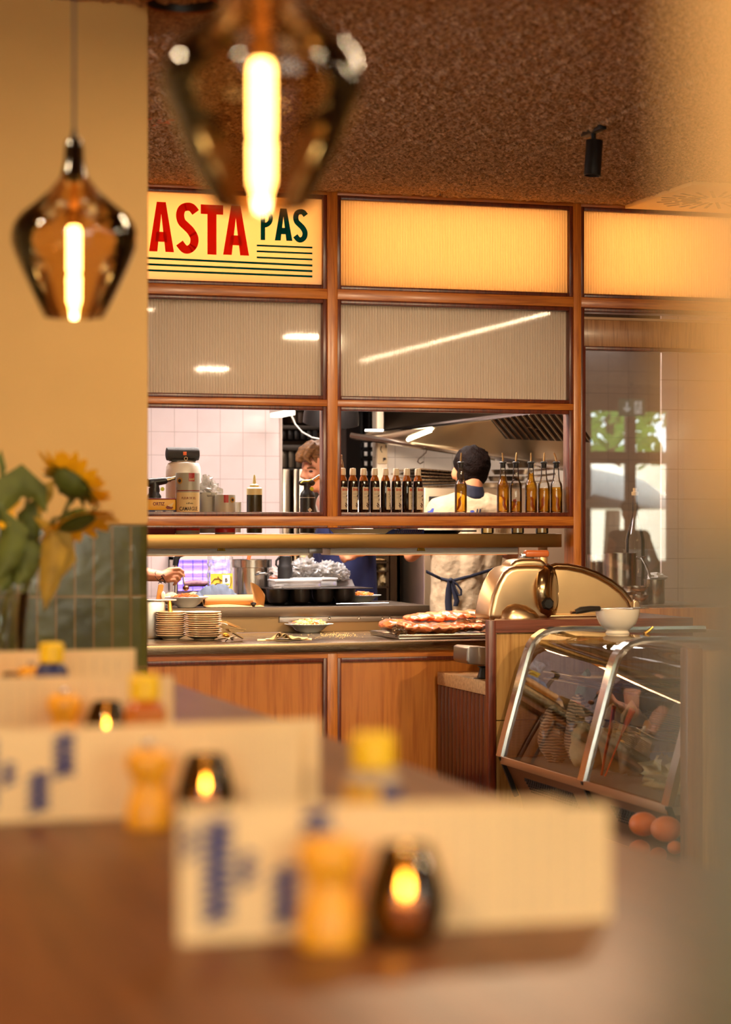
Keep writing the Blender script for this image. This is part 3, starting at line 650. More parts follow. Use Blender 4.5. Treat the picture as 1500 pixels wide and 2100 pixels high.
def flower(px, py, r, nrm, dy=0, petal_len=1.0):
    o = fl(px, py, dy); nrm = V(nrm).normalized(); u = nrm.orthogonal().normalized(); v = nrm.cross(u); r *= m_
    h = MB().lathe_ax(o, nrm, [(r * .12, -.55 * r), (r * .5, -.45 * r), (r * .8, -.15 * r), (r * .85, .1 * r), (r * .5, .28 * r), (r * .1, .3 * r)], 20).build('flower_head', SEPAL, t)
    for nm, mt, n, l0, l1, wd, fw in (('petal', PETAL, 22, .7, 1.5 * petal_len, .24, .28), ('sepal', SEPAL, 13, .6, 1.25, .17, -.15)):
        m = MB()
        for i in range(n):
            a = 2 * math.pi * i / n + R.uniform(-.1, .1); d = u * math.cos(a) + v * math.sin(a); s = nrm.cross(d); k = R.uniform(.85, 1.15)
            pts = [(l0, wd * .5, .0), (l0 * .5 + l1 * .5, wd, fw * .4), (l1 * k * .9, wd * .6, fw), (l1 * k, .01, fw * 1.3)]
            m.add([o + d * l * r + nrm * f * r + s * w_ * r * sg for l, w_, f in pts for sg in (-1, 1)], [(2 * j, 2 * j + 1, 2 * j + 3, 2 * j + 2) for j in range(3)])
        m.build(nm + 's', mt, h, smooth=80)
flower(148, 990, 50, (.5, .3, .6), -.01, 1.15)
flower(158, 1070, 46, (.25, -.35, -.85), -.05, 1.25)
flower(-14, 1045, 34, (.2, -.8, .3), -.04)

# ------------------------------------------------------------------ smoked pendant lamps
AMB = thin_glass('amber_smoked_glass', (.88, .67, .37), 1.2, 0, 1.5)
AMBD = thin_glass('dark_neck_glass', (.22, .13, .06), 1.3, 0, 1.5)
BULB = emit('glowing_filament', (255, 206, 130), 15)
prof = [(16, 285), (19, 300), (21, 335), (28, 362), (50, 390), (82, 417), (110, 440), (124, 460), (129, 480), (128, 500), (121, 520), (104, 560), (85, 600), (67, 636), (60, 648)]
def pendant(loc, label, s, zc=ZC):
    """s = metres per unit of the profile; loc = centre of the lower rim"""
    x, y, z0 = loc; t = thing('pendant_lamp', label, 'pendant lamp', loc, 'smoked glass pendants above the long table')
    z = lambda v: z0 + (648 - v) * s
    o = [(r * s, z(v)) for r, v in prof]; i_ = [((r - 2) * s, z(v)) for r, v in prof]
    MB().lathe(x, y, list(reversed(o[3:])), 40, (False, False)).build('shade', AMB, t)
    MB().lathe(x, y, list(reversed(o[:4])), 40, (False, True)).build('neck', AMBD, t)
    MB().lathe(x, y, [(13 * s, z(372)), (14 * s, z(330)), (12 * s, z(290)), (7 * s, z(280)), (3.6 * s, z(262))], 20).build('socket', BLACKM, t)
    MB().tube([(x, y, z(265)), (x, y, zc)], 3.0 * s, 8).build('cable', mat('grey_cable', (66, 56, 52), .6), t)
    b = MB().lathe(x, y, [(6 * s, z(652)), (8 * s, z(640)), (10 * s, z(626)), (14 * s, z(616)), (14.5 * s, z(566)), (11 * s, z(560)), (14.5 * s, z(553)), (14.5 * s, z(472)), (11 * s, z(462))], 18).build('bulb', BULB, t)
    MB().lathe(x, y, [(12 * s, z(462)), (16 * s, z(452)), (16 * s, z(435)), (10 * s, z(428)), (9 * s, z(372))], 18).build('bulb_cap', mat('brass_cap', (158, 108, 54), .4, metal=1), t)
    return t
d = CAM + ray(152, 650) * 4.31; pendant(tuple(d), 'smaller looking smoked glass pendant hanging in front of the beige pillar', 4.31 / F)
d = CAM + ray(537, 425) * 2.68; pendant(tuple(d), 'large blurred smoked glass pendant hanging in front of the lettered sign', 4.31 / F)
# ================================================================== things on the gantry shelf, left bay
GZ = 1.309
def foot(px, Y, z=GZ): p = P(px, 1078, Y); p.z = z; return p
def put_text(txt, px0, px1, ybase, h_px, Y, m, parent, name, bold=.02, cyl=None, shear=0, ext=.0005):
    """lettering set from px0 to px1 with its baseline at ybase, h_px tall, just in front of plane Y; cyl=(cx, cy, r) wraps it on a round body"""
    p0, p1 = P(px0, ybase, Y), P(px1, ybase, Y); mp = MPP(p0); vs_, fs = text_mesh(txt, h_px * mp, bold, ext, 1, shear)
    w_ = max(v.x for v in vs_); k = (p1.x - p0.x) / w_; o = []
    for v in vs_:
        q = V((p0.x + v.x * k, Y + v.y, p0.z + v.z))
        if cyl:
            dx = max(-.98 * cyl[2], min(.98 * cyl[2], q.x - cyl[0])); q.y = cyl[1] - math.sqrt(cyl[2] ** 2 - dx * dx) + v.y - .0004
        o.append(q)
    return MB().add(o, fs).build(name, m, parent, smooth=0, recalc=False)
TINR = mat('tin_red', (176, 28, 26), .35); TIND = mat('dark_red_print', (130, 30, 26), .5); TING = mat('tin_grey', (170, 164, 148), .35); TINC = mat('tin_cream', (236, 208, 150), .45); INKD = mat('dark_print', (44, 34, 30), .6); GOLD = mat('gold_print', (196, 150, 70), .4)
def tin(cx, hw, top, Y, label, name='salt_tin', big=True):
    c = foot(cx, Y); m_ = MPP(c); r = hw * m_; zt_ = P(cx, top, Y).z
    t = thing(name, label, 'tin', tuple(c)); C = (c.x, c.y, r)
    b = MB().lathe(c.x, c.y, [(r * .97, GZ), (r, GZ + .004), (r, zt_ - .004), (r * .97, zt_)], 32).build('body', TING, t)
    H = zt_ - GZ
    def band(z0, z1, m, nm, k=1.004): MB().lathe(c.x, c.y, [(r * k, GZ + H * z0), (r * k, GZ + H * z1)], 32, (False, False)).build(nm, m, b)
    def patch(a0, a1, z0, z1, m, nm, k=1.012):
        g = MB().grid(lambda i, j: V((c.x + r * k * math.sin(a0 + (a1 - a0) * i), c.y - r * k * math.cos(a0 + (a1 - a0) * i), GZ + H * (z0 + (z1 - z0) * j))), 28, 1); g.build(nm, m, b)
    yb = lambda f: 1078 - (GZ + H * f - CAM.z) / m_
    if big:
        band(.06, .34, TINR, 'red_band'); patch(-1.3, 1.0, .32, .68, TINC, 'cream_label'); patch(-.12, .38, .86, .995, TINR, 'red_flag', 1.016)
        C = (c.x, c.y, r * 1.014); put_text('CAMARGUE', cx - 20, cx + 16, yb(.385), 8.0, Y, INKD, b, 'name_lettering', .02, C); put_text('FLEUR DE SEL', cx - 16, cx + 12, yb(.57), 4.6, Y, TIND, b, 'line_lettering', .02, C); put_text('de', cx - 8, cx + 6, yb(.49), 4, Y, INKD, b, 'line_lettering', .0, C)
        patch(-1.2, 1.1, .70, .715, TIND, 'rule'); put_text('sel', cx - 2, cx + 8, yb(.88), 5, Y, TINC, b, 'flag_lettering', .02, (c.x, c.y, r * 1.02))
    else:
        band(.04, .18, TINR, 'red_band'); patch(-.35, .1, .80, .995, TINR, 'red_flag'); patch(-1.2, 1.2, .20, .26, TIND, 'rule')
    g = MB(); a = -.9 if big else .55; g.lathe_ax((c.x + r * math.sin(a), c.y - r * math.cos(a), GZ + H * .87), (math.sin(a), -math.cos(a), 0), [(.0165 * r / .06, 0), (.0165 * r / .06, .0012)], 18); g.build('gold_seal', GOLD, b)
    g = MB(); g.lathe_ax((c.x + r * math.sin(a), c.y - r * math.cos(a), GZ + H * .87), (math.sin(a), -math.cos(a), 0), [(.009 * r / .06, .0012), (.009 * r / .06, .002)], 14); g.build('seal_centre', INKD, b)
    return t
tin(385, 25, 970, .16, 'tall round salt tin with a cream and red label, in front of the white tank')
tin(462, 21, 1015, .18, 'shorter grey round tin with a gold seal, between the tall tin and the squeeze bottle', big=False)
c = foot(436, .30)
t = thing('salt_tin', 'grey round tin in a crumpled clear bag, half behind the tall tin', 'tin', tuple(c)); m_ = MPP(c)
MB().lathe_px(428, [(18, 1093), (18, 1010)], .27).build('body', TING, t)
m = MB(); m.ell(P(430, 1010, .27), (.05, .045, .05), 16, 12, dis=.9, ds=14, seed=3); m.ell(P(423, 995, .27), (.03, .03, .045), 12, 10, dis=1.0, ds=14, seed=8); m.build('plastic_bag', thin_glass('bag_film', (.92, .9, .86), .8, .25, 1.5, .3), t, smooth=0)

# white tank with a black loudspeaker lying on it
c = foot(376, .34)
t = thing('white_tank', 'white round-shouldered tank carrying the black speaker', 'tank', tuple(c))
MB().lathe_px(376, [(34, 1092), (36, 1085), (36, 968), (35, 957), (31, 950), (22, 946), (8, 945)], .34, 36).build('body', WHITEP, t)
m_ = MPP(c); MB().lathe(c.x, c.y, [(36.6 * m_, P(376, 1046, .34).z), (36.6 * m_, P(376, 1022, .34).z)], 36, (False, False)).build('blue_band', mat('lilac_band', (126, 122, 206), .4), t)
p0, p1 = P(341, 931, .33), P(408, 931, .33)
t = thing('portable_speaker', 'black barrel-shaped portable speaker lying on the white tank', 'speaker', (p0.x * .5 + p1.x * .5, .33, P(376, 945, .34).z))
rr_ = 13.8 * MPP(p0); L = (p1 - p0).length
MB().lathe_ax(p0, p1 - p0, [(rr_ * .7, 0), (rr_ * .95, .003), (rr_, .012), (rr_, L - .012), (rr_ * .95, L - .003), (rr_ * .7, L)], 28).build('body', mat('speaker_mesh', (44, 44, 44), .7, bump=.5, bs=400), t)
MB().box((P(373, 930, .33).x, .33 - rr_ - .002, P(373, 934, .33).z), (P(380, 930, .33).x, .33 - rr_ + .002, P(380, 927, .33).z), .001).build('orange_badge', mat('orange_badge', (236, 110, 50), .5), t)
MB().tube([(p0.x + L * .56 + .008 * math.cos(a), .33 - rr_, P(376, 941, .33).z + .008 * math.sin(a)) for a in [i * .55 for i in range(12)]], .0022, 6).build('carry_loop', mat('pale_cord', (206, 190, 160), .7), t)
MB().box((p0.x + .02, .33 - .03, P(376, 946.5, .34).z), (p1.x - .02, .33 + .03, P(376, 943, .34).z), .002).build('foot', BLACKP, t)

# gas torches (kitchen blow torches)
def torch(px, base, top, Y, flip, label, zb):
    c = foot(px, Y, zb); m_ = MPP(c); t = thing('kitchen_blowtorch', label, 'blowtorch', tuple(c), 'blowtorches on the gantry shelf')
    X = lambda u, v, dy=0: V((c.x + flip * u * m_, Y + dy, P(px, v, Y).z))
    h = base - top
    m = MB().lathe_px(px, [(15, base), (15.5, base - 2), (15.5, 1018), (14, 1011), (8, 1004), (6.5, 994)], Y, 24); m.build('gas_can', BLACKP, t)
    MB().lathe_px(px, [(15.8, 1021), (15.8, 1020)], Y, 24, (False, False)).build('white_line', WHITEP, t)
    MB().cap(X(-13, 990), 6 * m_, X(9, 990), 7 * m_).cap(X(-2, 990), 7 * m_, X(-1, 1002), 6.4 * m_).build('head', BLACKP, t)
    MB().tube([X(-16, 991, -.012), X(-10, 986.5, -.014), X(0, 987, -.016), X(8, 983, -.014)], [.003, .004, .004, .003], 8).build('safety_lever', mat('lime_plastic', (206, 214, 40), .4), t)
    MB().lathe_ax(X(7, 1003, -.014), (0, -1, 0), [(.010, -.008), (.011, .004), (.008, .007)], 16).build('valve_knob', MATS['lime_plastic'], t)
    MB().tube([X(8, 989), X(26, 977)], [5 * m_, 4.6 * m_], 12).tube([X(24, 978.5), X(44, 966)], [3.8 * m_, 3.6 * m_], 12).build('nozzle', mat('torch_nozzle', (170, 150, 120), .25, metal=1), t)
    MB().prism([P(px + 5 + dx, 1046 + dy, Y - .044) for dx, dy in ((0, -5), (4.5, 0), (0, 5), (-4.5, 0))], (0, .0015, 0)).build('hazard_diamond', WHITEP, t)
    return t
torch(631, 1093, 985, .20, 1, 'black blowtorch with lime details in front of the cook in profile', GZ)
c = P(316, 1022, .18); t = thing('kitchen_blowtorch', 'black blowtorch head with a lime knob, on top of the yellow tin at the pillar', 'blowtorch', tuple(c), 'blowtorches on the gantry shelf')
m_ = MPP(c); zt_ = P(316, 1021.5, .18).z
MB().lathe(c.x, c.y, [(15 * m_, zt_), (15 * m_, zt_ + .01), (11 * m_, zt_ + .024), (11 * m_, zt_ + .05)], 20).cap(P(318, 1006, .18), .024, P(316, 990, .18), .022).cap(P(308, 990, .18), .022, P(338, 986, .18), .017).build('head', BLACKP, t)
MB().tube([P(338, 985.5, .18), P(350, 983, .18)], [.013, .012], 12).tube([P(349, 983, .18), P(364, 979, .18)], [.009, .0085], 12).build('nozzle', MATS['torch_nozzle'], t)
MB().lathe_ax(P(333, 1003, .165), (0, -1, 0), [(.009, 0), (.010, .006)], 14).build('valve_knob', MATS['lime_plastic'], t)
# yellow fish tin
p0, p1 = P(300, 1022, .15), P(361, 1050, .15)
t = thing('fish_tin', 'flat yellow fish tin with red lettering and a sailing boat, at the pillar edge', 'tin', ((p0.x + p1.x) / 2, .2, P(330, 1051, .15).z - .001))
c = foot(330, .2)
b = MB().box((p0.x, .15, P(330, 1052, .15).z), (p1.x, .26, p0.z), .006).build('body', mat('tin_yellow', (238, 178, 32), .35), t)
MB().box((p0.x - .0005, .149, P(330, 1051.5, .15).z), (p1.x + .0005, .261, P(330, 1045, .15).z), .004).build('blue_band', mat('tin_navy', (40, 38, 76), .4), b)
MB().box((p0.x - .0005, .149, P(330, 1025, .15).z), (p1.x + .0005, .261, p0.z + .0005), .003).build('red_lid', TIND, b)
put_text('ORTIZ', 314, 338, 1036.5, 7, .1495, mat('tin_red_letters', (120, 24, 20), .5), b, 'name_lettering', .035)
put_text('ANCHOVAS', 318, 334, 1050, 3, .1485, WHITEP, b, 'line_lettering'); put_text('CONSERVAS', 340, 356, 1050, 3, .1485, WHITEP, b, 'line_lettering')
MB().prism([P(x, y, .1492) for x, y in ((340, 1041), (343, 1036.5), (356, 1040), (353, 1044), (343, 1044))], (0, .001, 0)).build('boat_hull', MATS['tin_red_letters'], b)
MB().prism([P(x, y, .1492) for x, y in ((343, 1037), (357, 1030), (352, 1040))], (0, .001, 0)).build('boat_sail', TINC, b)
# stack that carries the fish tin up to the sill (more flat red tins, seen in the slot below the rail)
t = thing('fish_tin', 'flat dark red tin under the yellow fish tin, on the gantry shelf', 'tin', (c.x, .2, GZ))
MB().box((p0.x, .152, GZ), (p1.x, .258, P(330, 1052, .15).z - .001), .006).build('body', TIND, t)
# squeeze bottle of green oil
c = foot(522, .20); t = thing('squeeze_bottle', 'translucent squeeze bottle half full of dark green sauce', 'bottle', tuple(c))
MB().lathe_px(522, [(15.5, 1093), (16, 1090), (16, 1015)], .20, 24).build('sauce', mat('green_sauce', (46, 42, 18), .25), t)
MB().lathe_px(522, [(16.1, 1015), (16.1, 1002), (13, 999.5), (10, 999)], .20, 24).build('bottle_top', mat('hazy_plastic', (226, 206, 150), .35), t)
MB().lathe_px(522, [(9.5, 1000), (9.5, 995), (4, 992), (2.6, 980), (1.5, 974)], .20, 18).build('nozzle_cap', mat('cream_plastic', (240, 220, 150), .35), t)
# clear tumbler
c = foot(488, .33); t = thing('tumbler', 'pale plastic tub partly hidden behind the shorter grey tin', 'tub', tuple(c)); MB().lathe_px(488, [(7, 1092), (8, 1030), (7.5, 1030), (6.5, 1090)], .33, 16).build('body', WHITEP, t)

# ================================================================== right bay: ledge with bottles
LZ = P(900, 1053.5, .12).z
MB().box((.016, .055, LZ - .012), (1.256, .24, LZ), .002).build('bottle_ledge', W_OAKX, wb)
DARKV = mat('balsamic_glass', (24, 12, 8), .08, coat=.6); AMBV = mat('balsamic_amber', (156, 84, 20), .10, coat=.6)
def balsamic():
    c = foot(724, .12, LZ); t = thing('balsamic_bottle', '', 'bottle', tuple(c), 'row of dark vinegar bottles on the ledge'); m_ = MPP(c); z = lambda y: P(745, y, .12).z
    lf = lambda pr, n=28, cp=(True, True): MB().lathe(c.x, c.y, [(max(r * m_, 1e-4), z(y)) for r, y in pr], n, cp)
    lf([(9.6, 1053.5), (10.2, 1052), (10.2, 999), (10, 992), (9.2, 986)]).build('bottle_body', DARKV, t)
    lf([(9.2, 986), (7.8, 980.5), (5.6, 976), (5.4, 973)]).build('shoulder', AMBV, t)
    lf([(6.4, 974.5), (6.6, 973), (6.3, 963), (5.6, 960.5), (2, 960)], 20).build('cap', mat('frosted_cap', (236, 214, 184), .3), t)
    a0, a1 = -.55, 1.0
    lb = MB().grid(lambda i, j: V((c.x + 10.35 * m_ * math.sin(a0 + (a1 - a0) * i), c.y - 10.35 * m_ * math.cos(a0 + (a1 - a0) * i), z(1045) + (z(999) - z(1045)) * j)), 12, 1).build('label', mat('label_paper', (226, 208, 180), .6), t)
    put_text('Bride', 721, 733, 1006.5, 6, .12, mat('label_red', (206, 66, 30), .6), lb, 'name_lettering', .03, (c.x, c.y, 10.45 * m_))
    m = MB()
    for k, y in enumerate((1012, 1014.5, 1019, 1021.5)):
        m.grid(lambda i, j: V((c.x + 10.42 * m_ * math.sin(-.3 + (1.0 - .2 * (k % 2)) * i), c.y - 10.42 * m_ * math.cos(-.3 + (1.0 - .2 * (k % 2)) * i), z(y) + .0012 * j)), 6, 1)
    m.build('line_print', mat('label_grey', (140, 120, 104), .7), lb)
    m = MB(); rr = random.Random(5)
    for i in range(16):
        a = .62 + .32 * rr.random() - .3 * (i % 3 == 0); y = 1041 - 27 * rr.random() * (.35 + .65 * (a > .6)); m.lathe_ax((c.x + 10.4 * m_ * math.sin(a), c.y - 10.4 * m_ * math.cos(a), z(y)), (math.sin(a), -math.cos(a), 0), [(.0032, 0), (.0032, .0007)], 8)
    m.build('grape_print', mat('grape_print', (60, 26, 36), .6), lb); return t
b0 = balsamic(); bpx = [703, 724, 746, 769, 791, 813, 835, 857.5]
bl = ['leftmost dark vinegar bottle, half hidden by the middle post', 'second dark vinegar bottle from the middle post', 'third dark vinegar bottle from the middle post', 'fourth dark vinegar bottle from the middle post, in front of the pinned paper', 'fifth dark vinegar bottle from the middle post', 'sixth dark vinegar bottle from the middle post', 'seventh dark vinegar bottle from the middle post, its label turned away', 'eighth and rightmost dark vinegar bottle, next to the chef\'s shoulder']
brz = [.0, .12, .1, -.12, .45, .02, .62, .0]
b0.location.x = foot(bpx[0], .12).x; b0['label'] = bl[0]
for x, l, a in list(zip(bpx, bl, brz))[1:]: p = foot(x, .12, LZ); dup(b0, tuple(p), l, a)

OIL = NT('golden_oil'); q = OIL; q.t.nodes.remove(q.b)
tr = q.n('ShaderNodeBsdfTransparent', {'Color': lin((255, 226, 122))}); tl = q.n('ShaderNodeBsdfTranslucent', {'Color': lin((255, 176, 20))}); df = q.n('ShaderNodeBsdfDiffuse', {'Color': lin((255, 168, 18))}); gl = q.n('ShaderNodeBsdfGlossy', {'Roughness': .05})
a = q.n('ShaderNodeMixShader', {0: .12, 1: tr.outputs[0], 2: tl.outputs[0]}); b = q.n('ShaderNodeMixShader', {0: .08, 1: a.outputs[0], 2: df.outputs[0]}); fr = q.n('ShaderNodeFresnel', {'IOR': 1.4}); c_ = q.n('ShaderNodeMixShader', {0: fr.outputs[0], 1: b.outputs[0], 2: gl.outputs[0]}); q.l(c_.outputs[0], q.out.inputs[0])
BG = thin_glass('bottle_glass', (.97, .96, .93), 1.3, .02, 1.5); PEP = mat('dried_chilli', (150, 40, 12), .45)
oil = [(945.5, 992, 'oil bottle with a pouring spout standing alone in front of the chef\'s head'), (1032, 976, 'full oil bottle with a spout, first of the group of five by the right post'), (1058.5, 1028, 'nearly empty oil bottle, second of the group by the right post'), (1089.5, 970, 'fullest oil bottle, filled into its neck, middle of the group of five'), (1116, 1001, 'oil bottle filled to the shoulder, next to the rightmost oil bottle'), (1141.5, 999, 'rightmost oil bottle, beside the right post')]
for i, (px, lv, lab) in enumerate(oil):
    Yo = .13; c = foot(px, Yo, LZ); t = thing('oil_bottle', lab, 'bottle', tuple(c), 'oil bottles with pouring spouts on the ledge'); dy = 2 if i == 0 else 0
    pr = [(11.6, 1052.5), (12.6, 1050), (12.6, 998), (11.6, 992), (8.2, 986), (6.6, 978), (5.4, 958)]
    MB().lathe_px(px, pr, Yo, 24, (True, False)).build('glass', BG, t)
    def rad(y):
        for (r0, y0), (r1, y1) in zip(pr, pr[1:]):
            if y0 >= y >= y1: return r0 + (r1 - r0) * (y0 - y) / max(.01, y0 - y1)
        return 5
    lp = [(r - 1.1, y) for r, y in pr if y > lv + .5]; lp[0] = (10, 1048); lp.append((rad(lv) - 1.1, lv)); MB().lathe_px(px, lp, Yo, 20).build('oil', OIL.m, t)
    sg = 1 if i % 2 else -1; MB().tube([P(px + sg * 7, 1046, Yo), P(px + sg * 2, 1034, Yo), P(px + sg * 3, 1024, Yo), P(px - sg * 3, 1014 if lv < 1010 else 1036, Yo)], [.006, .009, .008, .002], 8, flat=V((1, 0, .3)).normalized()).build('chilli', PEP, t)
    MB().lathe_px(px, [(5.2, 960), (5.6, 958), (5.6, 951), (7.6, 950), (7.6, 948), (5, 946.5), (2.5, 946)], Yo, 18).build('stopper', BLACKP, t)
    ln = (-1.5, 2, 0, 1, -5)[i - 1] if i else 1
    MB().tube([P(px, 947, Yo), P(px + ln * .3, 938, Yo), P(px + ln, 928.5, Yo)], [.0055, .005, .0042], 10).build('spout', mat('spout_metal', (214, 176, 120), .25, metal=1), t)

# seen in the slot between the sill rail and the gantry shelf
p0, p1 = P(680, 1095, .16), P(800, 1095, .16)
t = thing('order_paper', 'sheet of white paper lying on the gantry shelf under the dark vinegar bottles', 'paper', ((p0.x + p1.x) / 2, .2, GZ))
MB().prism([P(686, 1094, .12), P(790, 1094.4, .12), P(806, 1085, .12), P(676, 1084, .12)], (0, .012, 0)).build('sheet', PAPER, t)
p = P(830, 1090, .2); t = thing('notebook', 'blue and white spiral notebook seen edge-on in the slot over the gantry shelf', 'notebook', (p.x, .2, GZ))
MB().box((P(793, 1090, .14).x, .12, GZ), (P(868, 1090, .14).x, .30, GZ + .022), .002).build('pages', mat('notebook_blue', (52, 60, 116), .6), t)
m = MB()
for i in range(14): m.tube([(P(812 + i * 4, 1090, .115).x + .004 * math.cos(a), .118 + .006 * math.sin(a), GZ + .012 + .011 * math.cos(a * 1)) for a in [k * .7 for k in range(10)]], .0012, 5)
m.build('wire_spiral', CHROME, t)
p = P(905, 1090, .2); t = thing('frying_pan', 'flat black pan lying on the gantry shelf behind the sill rail', 'pan', (p.x, .24, GZ)); MB().lathe(p.x, .24, [(.10, GZ), (.125, GZ + .018), (.122, GZ + .018), (.098, GZ + .004)], 28, sq=.8).build('body', BLACKM, t); MB().box((p.x + .11, .22, GZ + .010), (p.x + .2, .245, GZ + .018), .003).build('handle', BLACKM, t)
for px, lab in ((1000, 'left black-lidded jar'), (1062, 'middle black-lidded jar'), (1112, 'right black-lidded jar')):
    p = foot(px, .27); t = thing('jar', lab + ' in the slot between oil bottles and gantry shelf', 'jar', tuple(p), 'jars on the gantry shelf'); MB().lathe(p.x, p.y, [(.03, GZ), (.034, GZ + .004), (.034, GZ + .05)], 20).build('body', thin_glass('jar_glass', (.7, .62, .4), 1.2), t); MB().lathe(p.x, p.y, [(.036, GZ + .05), (.036, GZ + .07)], 20).build('lid', BLACKP, t)

# ================================================================== on the worktop
WZ = .78
CRB = mat('plate_glaze', (226, 196, 160), .2, coat=.3); CRR = CRB
def plate_mesh(r, h):
    m = MB(); m.lathe(0, 0, [(r * .52, 0), (r * .55, 0), (r * .57, .004), (r * .82, .012), (r * .98, h), (r, h + .001), (r * .985, h + .0035), (r * .80, .016), (r * .55, .008), (.001, .007)], 36, (True, True)); return m
def stack(cx, ybase, n, hw, pitch, label, grp, tilt=0):
    c = PZ(cx, ybase, WZ); m_ = MPP(c); r = hw * m_; base = None
    for i in range(n):
        nm = ORD[n - 1 - i] if n - 1 - i < 15 else str(n - i)
        nm = 'bottom' if i == 0 else nm
        z = WZ + i * pitch * m_; dx = .0012 * math.sin(i * 2.1) + tilt * i * m_
        if base is None: base = plate_mesh(r, .020).build('side_plate', CRB); o = base
        else: o = base.copy(); COL.objects.link(o)
        o.location = (c.x + dx, c.y + .001 * math.cos(i * 1.7), z); tag(o, '%s plate %s' % (nm, label), 'plate', grp)
stack(351, 1311, 12, 31, 4.35, 'of the left stack of cream plates by the pillar', 'left stack of cream plates')
stack(419, 1312, 12, 38, 4.4, 'of the right stack of cream plates, beside the left stack', 'right stack of cream plates', -.25)
stack(296, 1308, 14, 27, 4.6, 'of the plate stack almost hidden by the pillar', 'plate stack behind the pillar edge')

# rice dish in a wide white bowl
def dish(px, base, top, hw, Z, label, food, cat_='bowl', nm='pasta_bowl'):
    c = PZ(px, base, Z); m_ = MPP(c); h = (base - top) * m_; r = hw * m_; t = thing(nm, label, cat_, tuple(c))
    MB().lathe(c.x, c.y, [(r * .36, Z), (r * .40, Z + .002), (r * .42, Z + .1 * h), (r * .58, Z + .35 * h), (r * .72, Z + .72 * h), (r * .98, Z + .94 * h), (r, Z + h), (r * .97, Z + h * 1.02), (r * .70, Z + .82 * h), (r * .5, Z + .45 * h), (.001, Z + .3 * h)], 40).build('bowl', CREAM, t)
    return t, c, r, Z + h * .84
def noodles(c, r, z, hgt, n, mts, parent, thick=.0035, seed=1):
    rr = random.Random(seed); ms = [MB() for _ in mts]
    ms[0].ell((c.x, c.y, z - .004), (r * .95, r * .95, hgt * .75), 20, 10, dis=.3, ds=12, seed=seed)
    for i in range(n):
        a = rr.uniform(0, 6.28); d = r * math.sqrt(rr.random()) * .95; k = max(0, 1 - (d / r) ** 2) ** .6; p = V((c.x + d * math.cos(a), c.y + d * math.sin(a), z + hgt * k * (.75 + .3 * rr.random()))); b = rr.uniform(0, 6.28); L = rr.uniform(.010, .026)
        q_ = V((math.cos(b), math.sin(b), rr.uniform(-.4, .3))) * L; s = V((-q_.y, q_.x, 0)) * .5
        rr.choice(ms).tube([p - q_, p + s * .6 + V((0, 0, .004)), p + q_], thick, 5)
    for m, mt in zip(ms, mts): m.build('food', mt, parent, smooth=60)
RICE = mat('pasta_cream', (240, 206, 128), .45, var=.1, vs_=60, coat=.2); RAGU = mat('tomato_bits', (206, 96, 36), .4, var=.2, vs_=50, coat=.3); RAG2 = mat('orange_pasta', (226, 132, 44), .4, var=.2, vs_=50, coat=.3)
t, c, r, z = dish(634, 1297, 1279, 51, WZ, 'wide white bowl of creamy pasta on the worktop in the middle of the pass', None)
noodles(c, r * .66, z, .028, 170, (RICE, RICE, RICE, RAGU), t)
MB().tube([V((c.x - r * .92, c.y - r * .2, z + .014)), V((c.x - r * .5, c.y - .02, z + .010))], [.003, .006], 8).build('fork', STEEL_D, t)
t, c, r, z = dish(741, 1236, 1220, 42, ZB, 'white bowl of orange pasta on the rear shelf, right of the black tray', None)
noodles(c, r * .6, z, .020, 90, (RAG2, RAG2, RAGU), t, seed=4)
c2 = PZ(745, 1240, ZB); t = thing('wire_rack', 'thin steel rack on the rear shelf in front of the bowl of orange pasta', 'rack', tuple(c2)); m = MB()
for i in range(8): m.tube([P(690 + i * 2, 1238.5 - i * .1, 1.02 + i * .02), P(798 - i, 1236.5 - i * .1, 1.02 + i * .02)], .0022, 6)
m.build('bars', CHROME, t)
# folded napkin on the worktop
CLOTH = mat('linen', (236, 210, 166), .85, var=.1, vs_=30, bump=.3, bs=300)
def cloth(name, pts, base, Y, wd, mt, label, cat_, Z, seed, amp=.006, nv=22):
    """crumpled cloth whose upper outline follows photo points"""
    x0, x1 = pts[0][0], pts[-1][0]
    def top(x):
        for (a, ya), (b, yb) in zip(pts, pts[1:]):
            if a <= x <= b: u = (x - a) / (b - a); u = u * u * (3 - 2 * u); return ya + (yb - ya) * u
        return pts[-1][1]
    def fn(a, b):
        px = x0 + (x1 - x0) * a; zt_ = P(px, top(px), Y + wd * .5).z; s = math.sin(math.pi * b) ** .55; p = P(px, 1078, Y + wd * b)
        e = min(1, a / .06, (1 - a) / .06); z = Z + .0015 + max(0, (zt_ - Z)) * s * e; nz = 2.4 * abs(math.sin(a * 15 + b * 2.2 + 2.2 * noise.noise(V((a * 5, b * 3, seed))))) - 1.6 + .5 * noise.noise(V((a * 31, b * 9, seed + 3)))
        p.z = max(Z + .001, z + amp * nz * s); p.y += amp * noise.noise(V((a * 12, b * 6, seed + 9))) * 2; return p
    m = MB().grid(fn, 90, nv); o = m.build(name, mt, smooth=80); o.modifiers.new('s', 'SOLIDIFY').thickness = .002; return tag(o, label, cat_)
m = MB(); NC = ((528, 640, .000, .16, 1.0, 0), (545, 632, .004, .15, 2.4, .9), (552, 618, .008, .13, 3.9, 1.0), (560, 600, .012, .11, 5.2, 1.0))
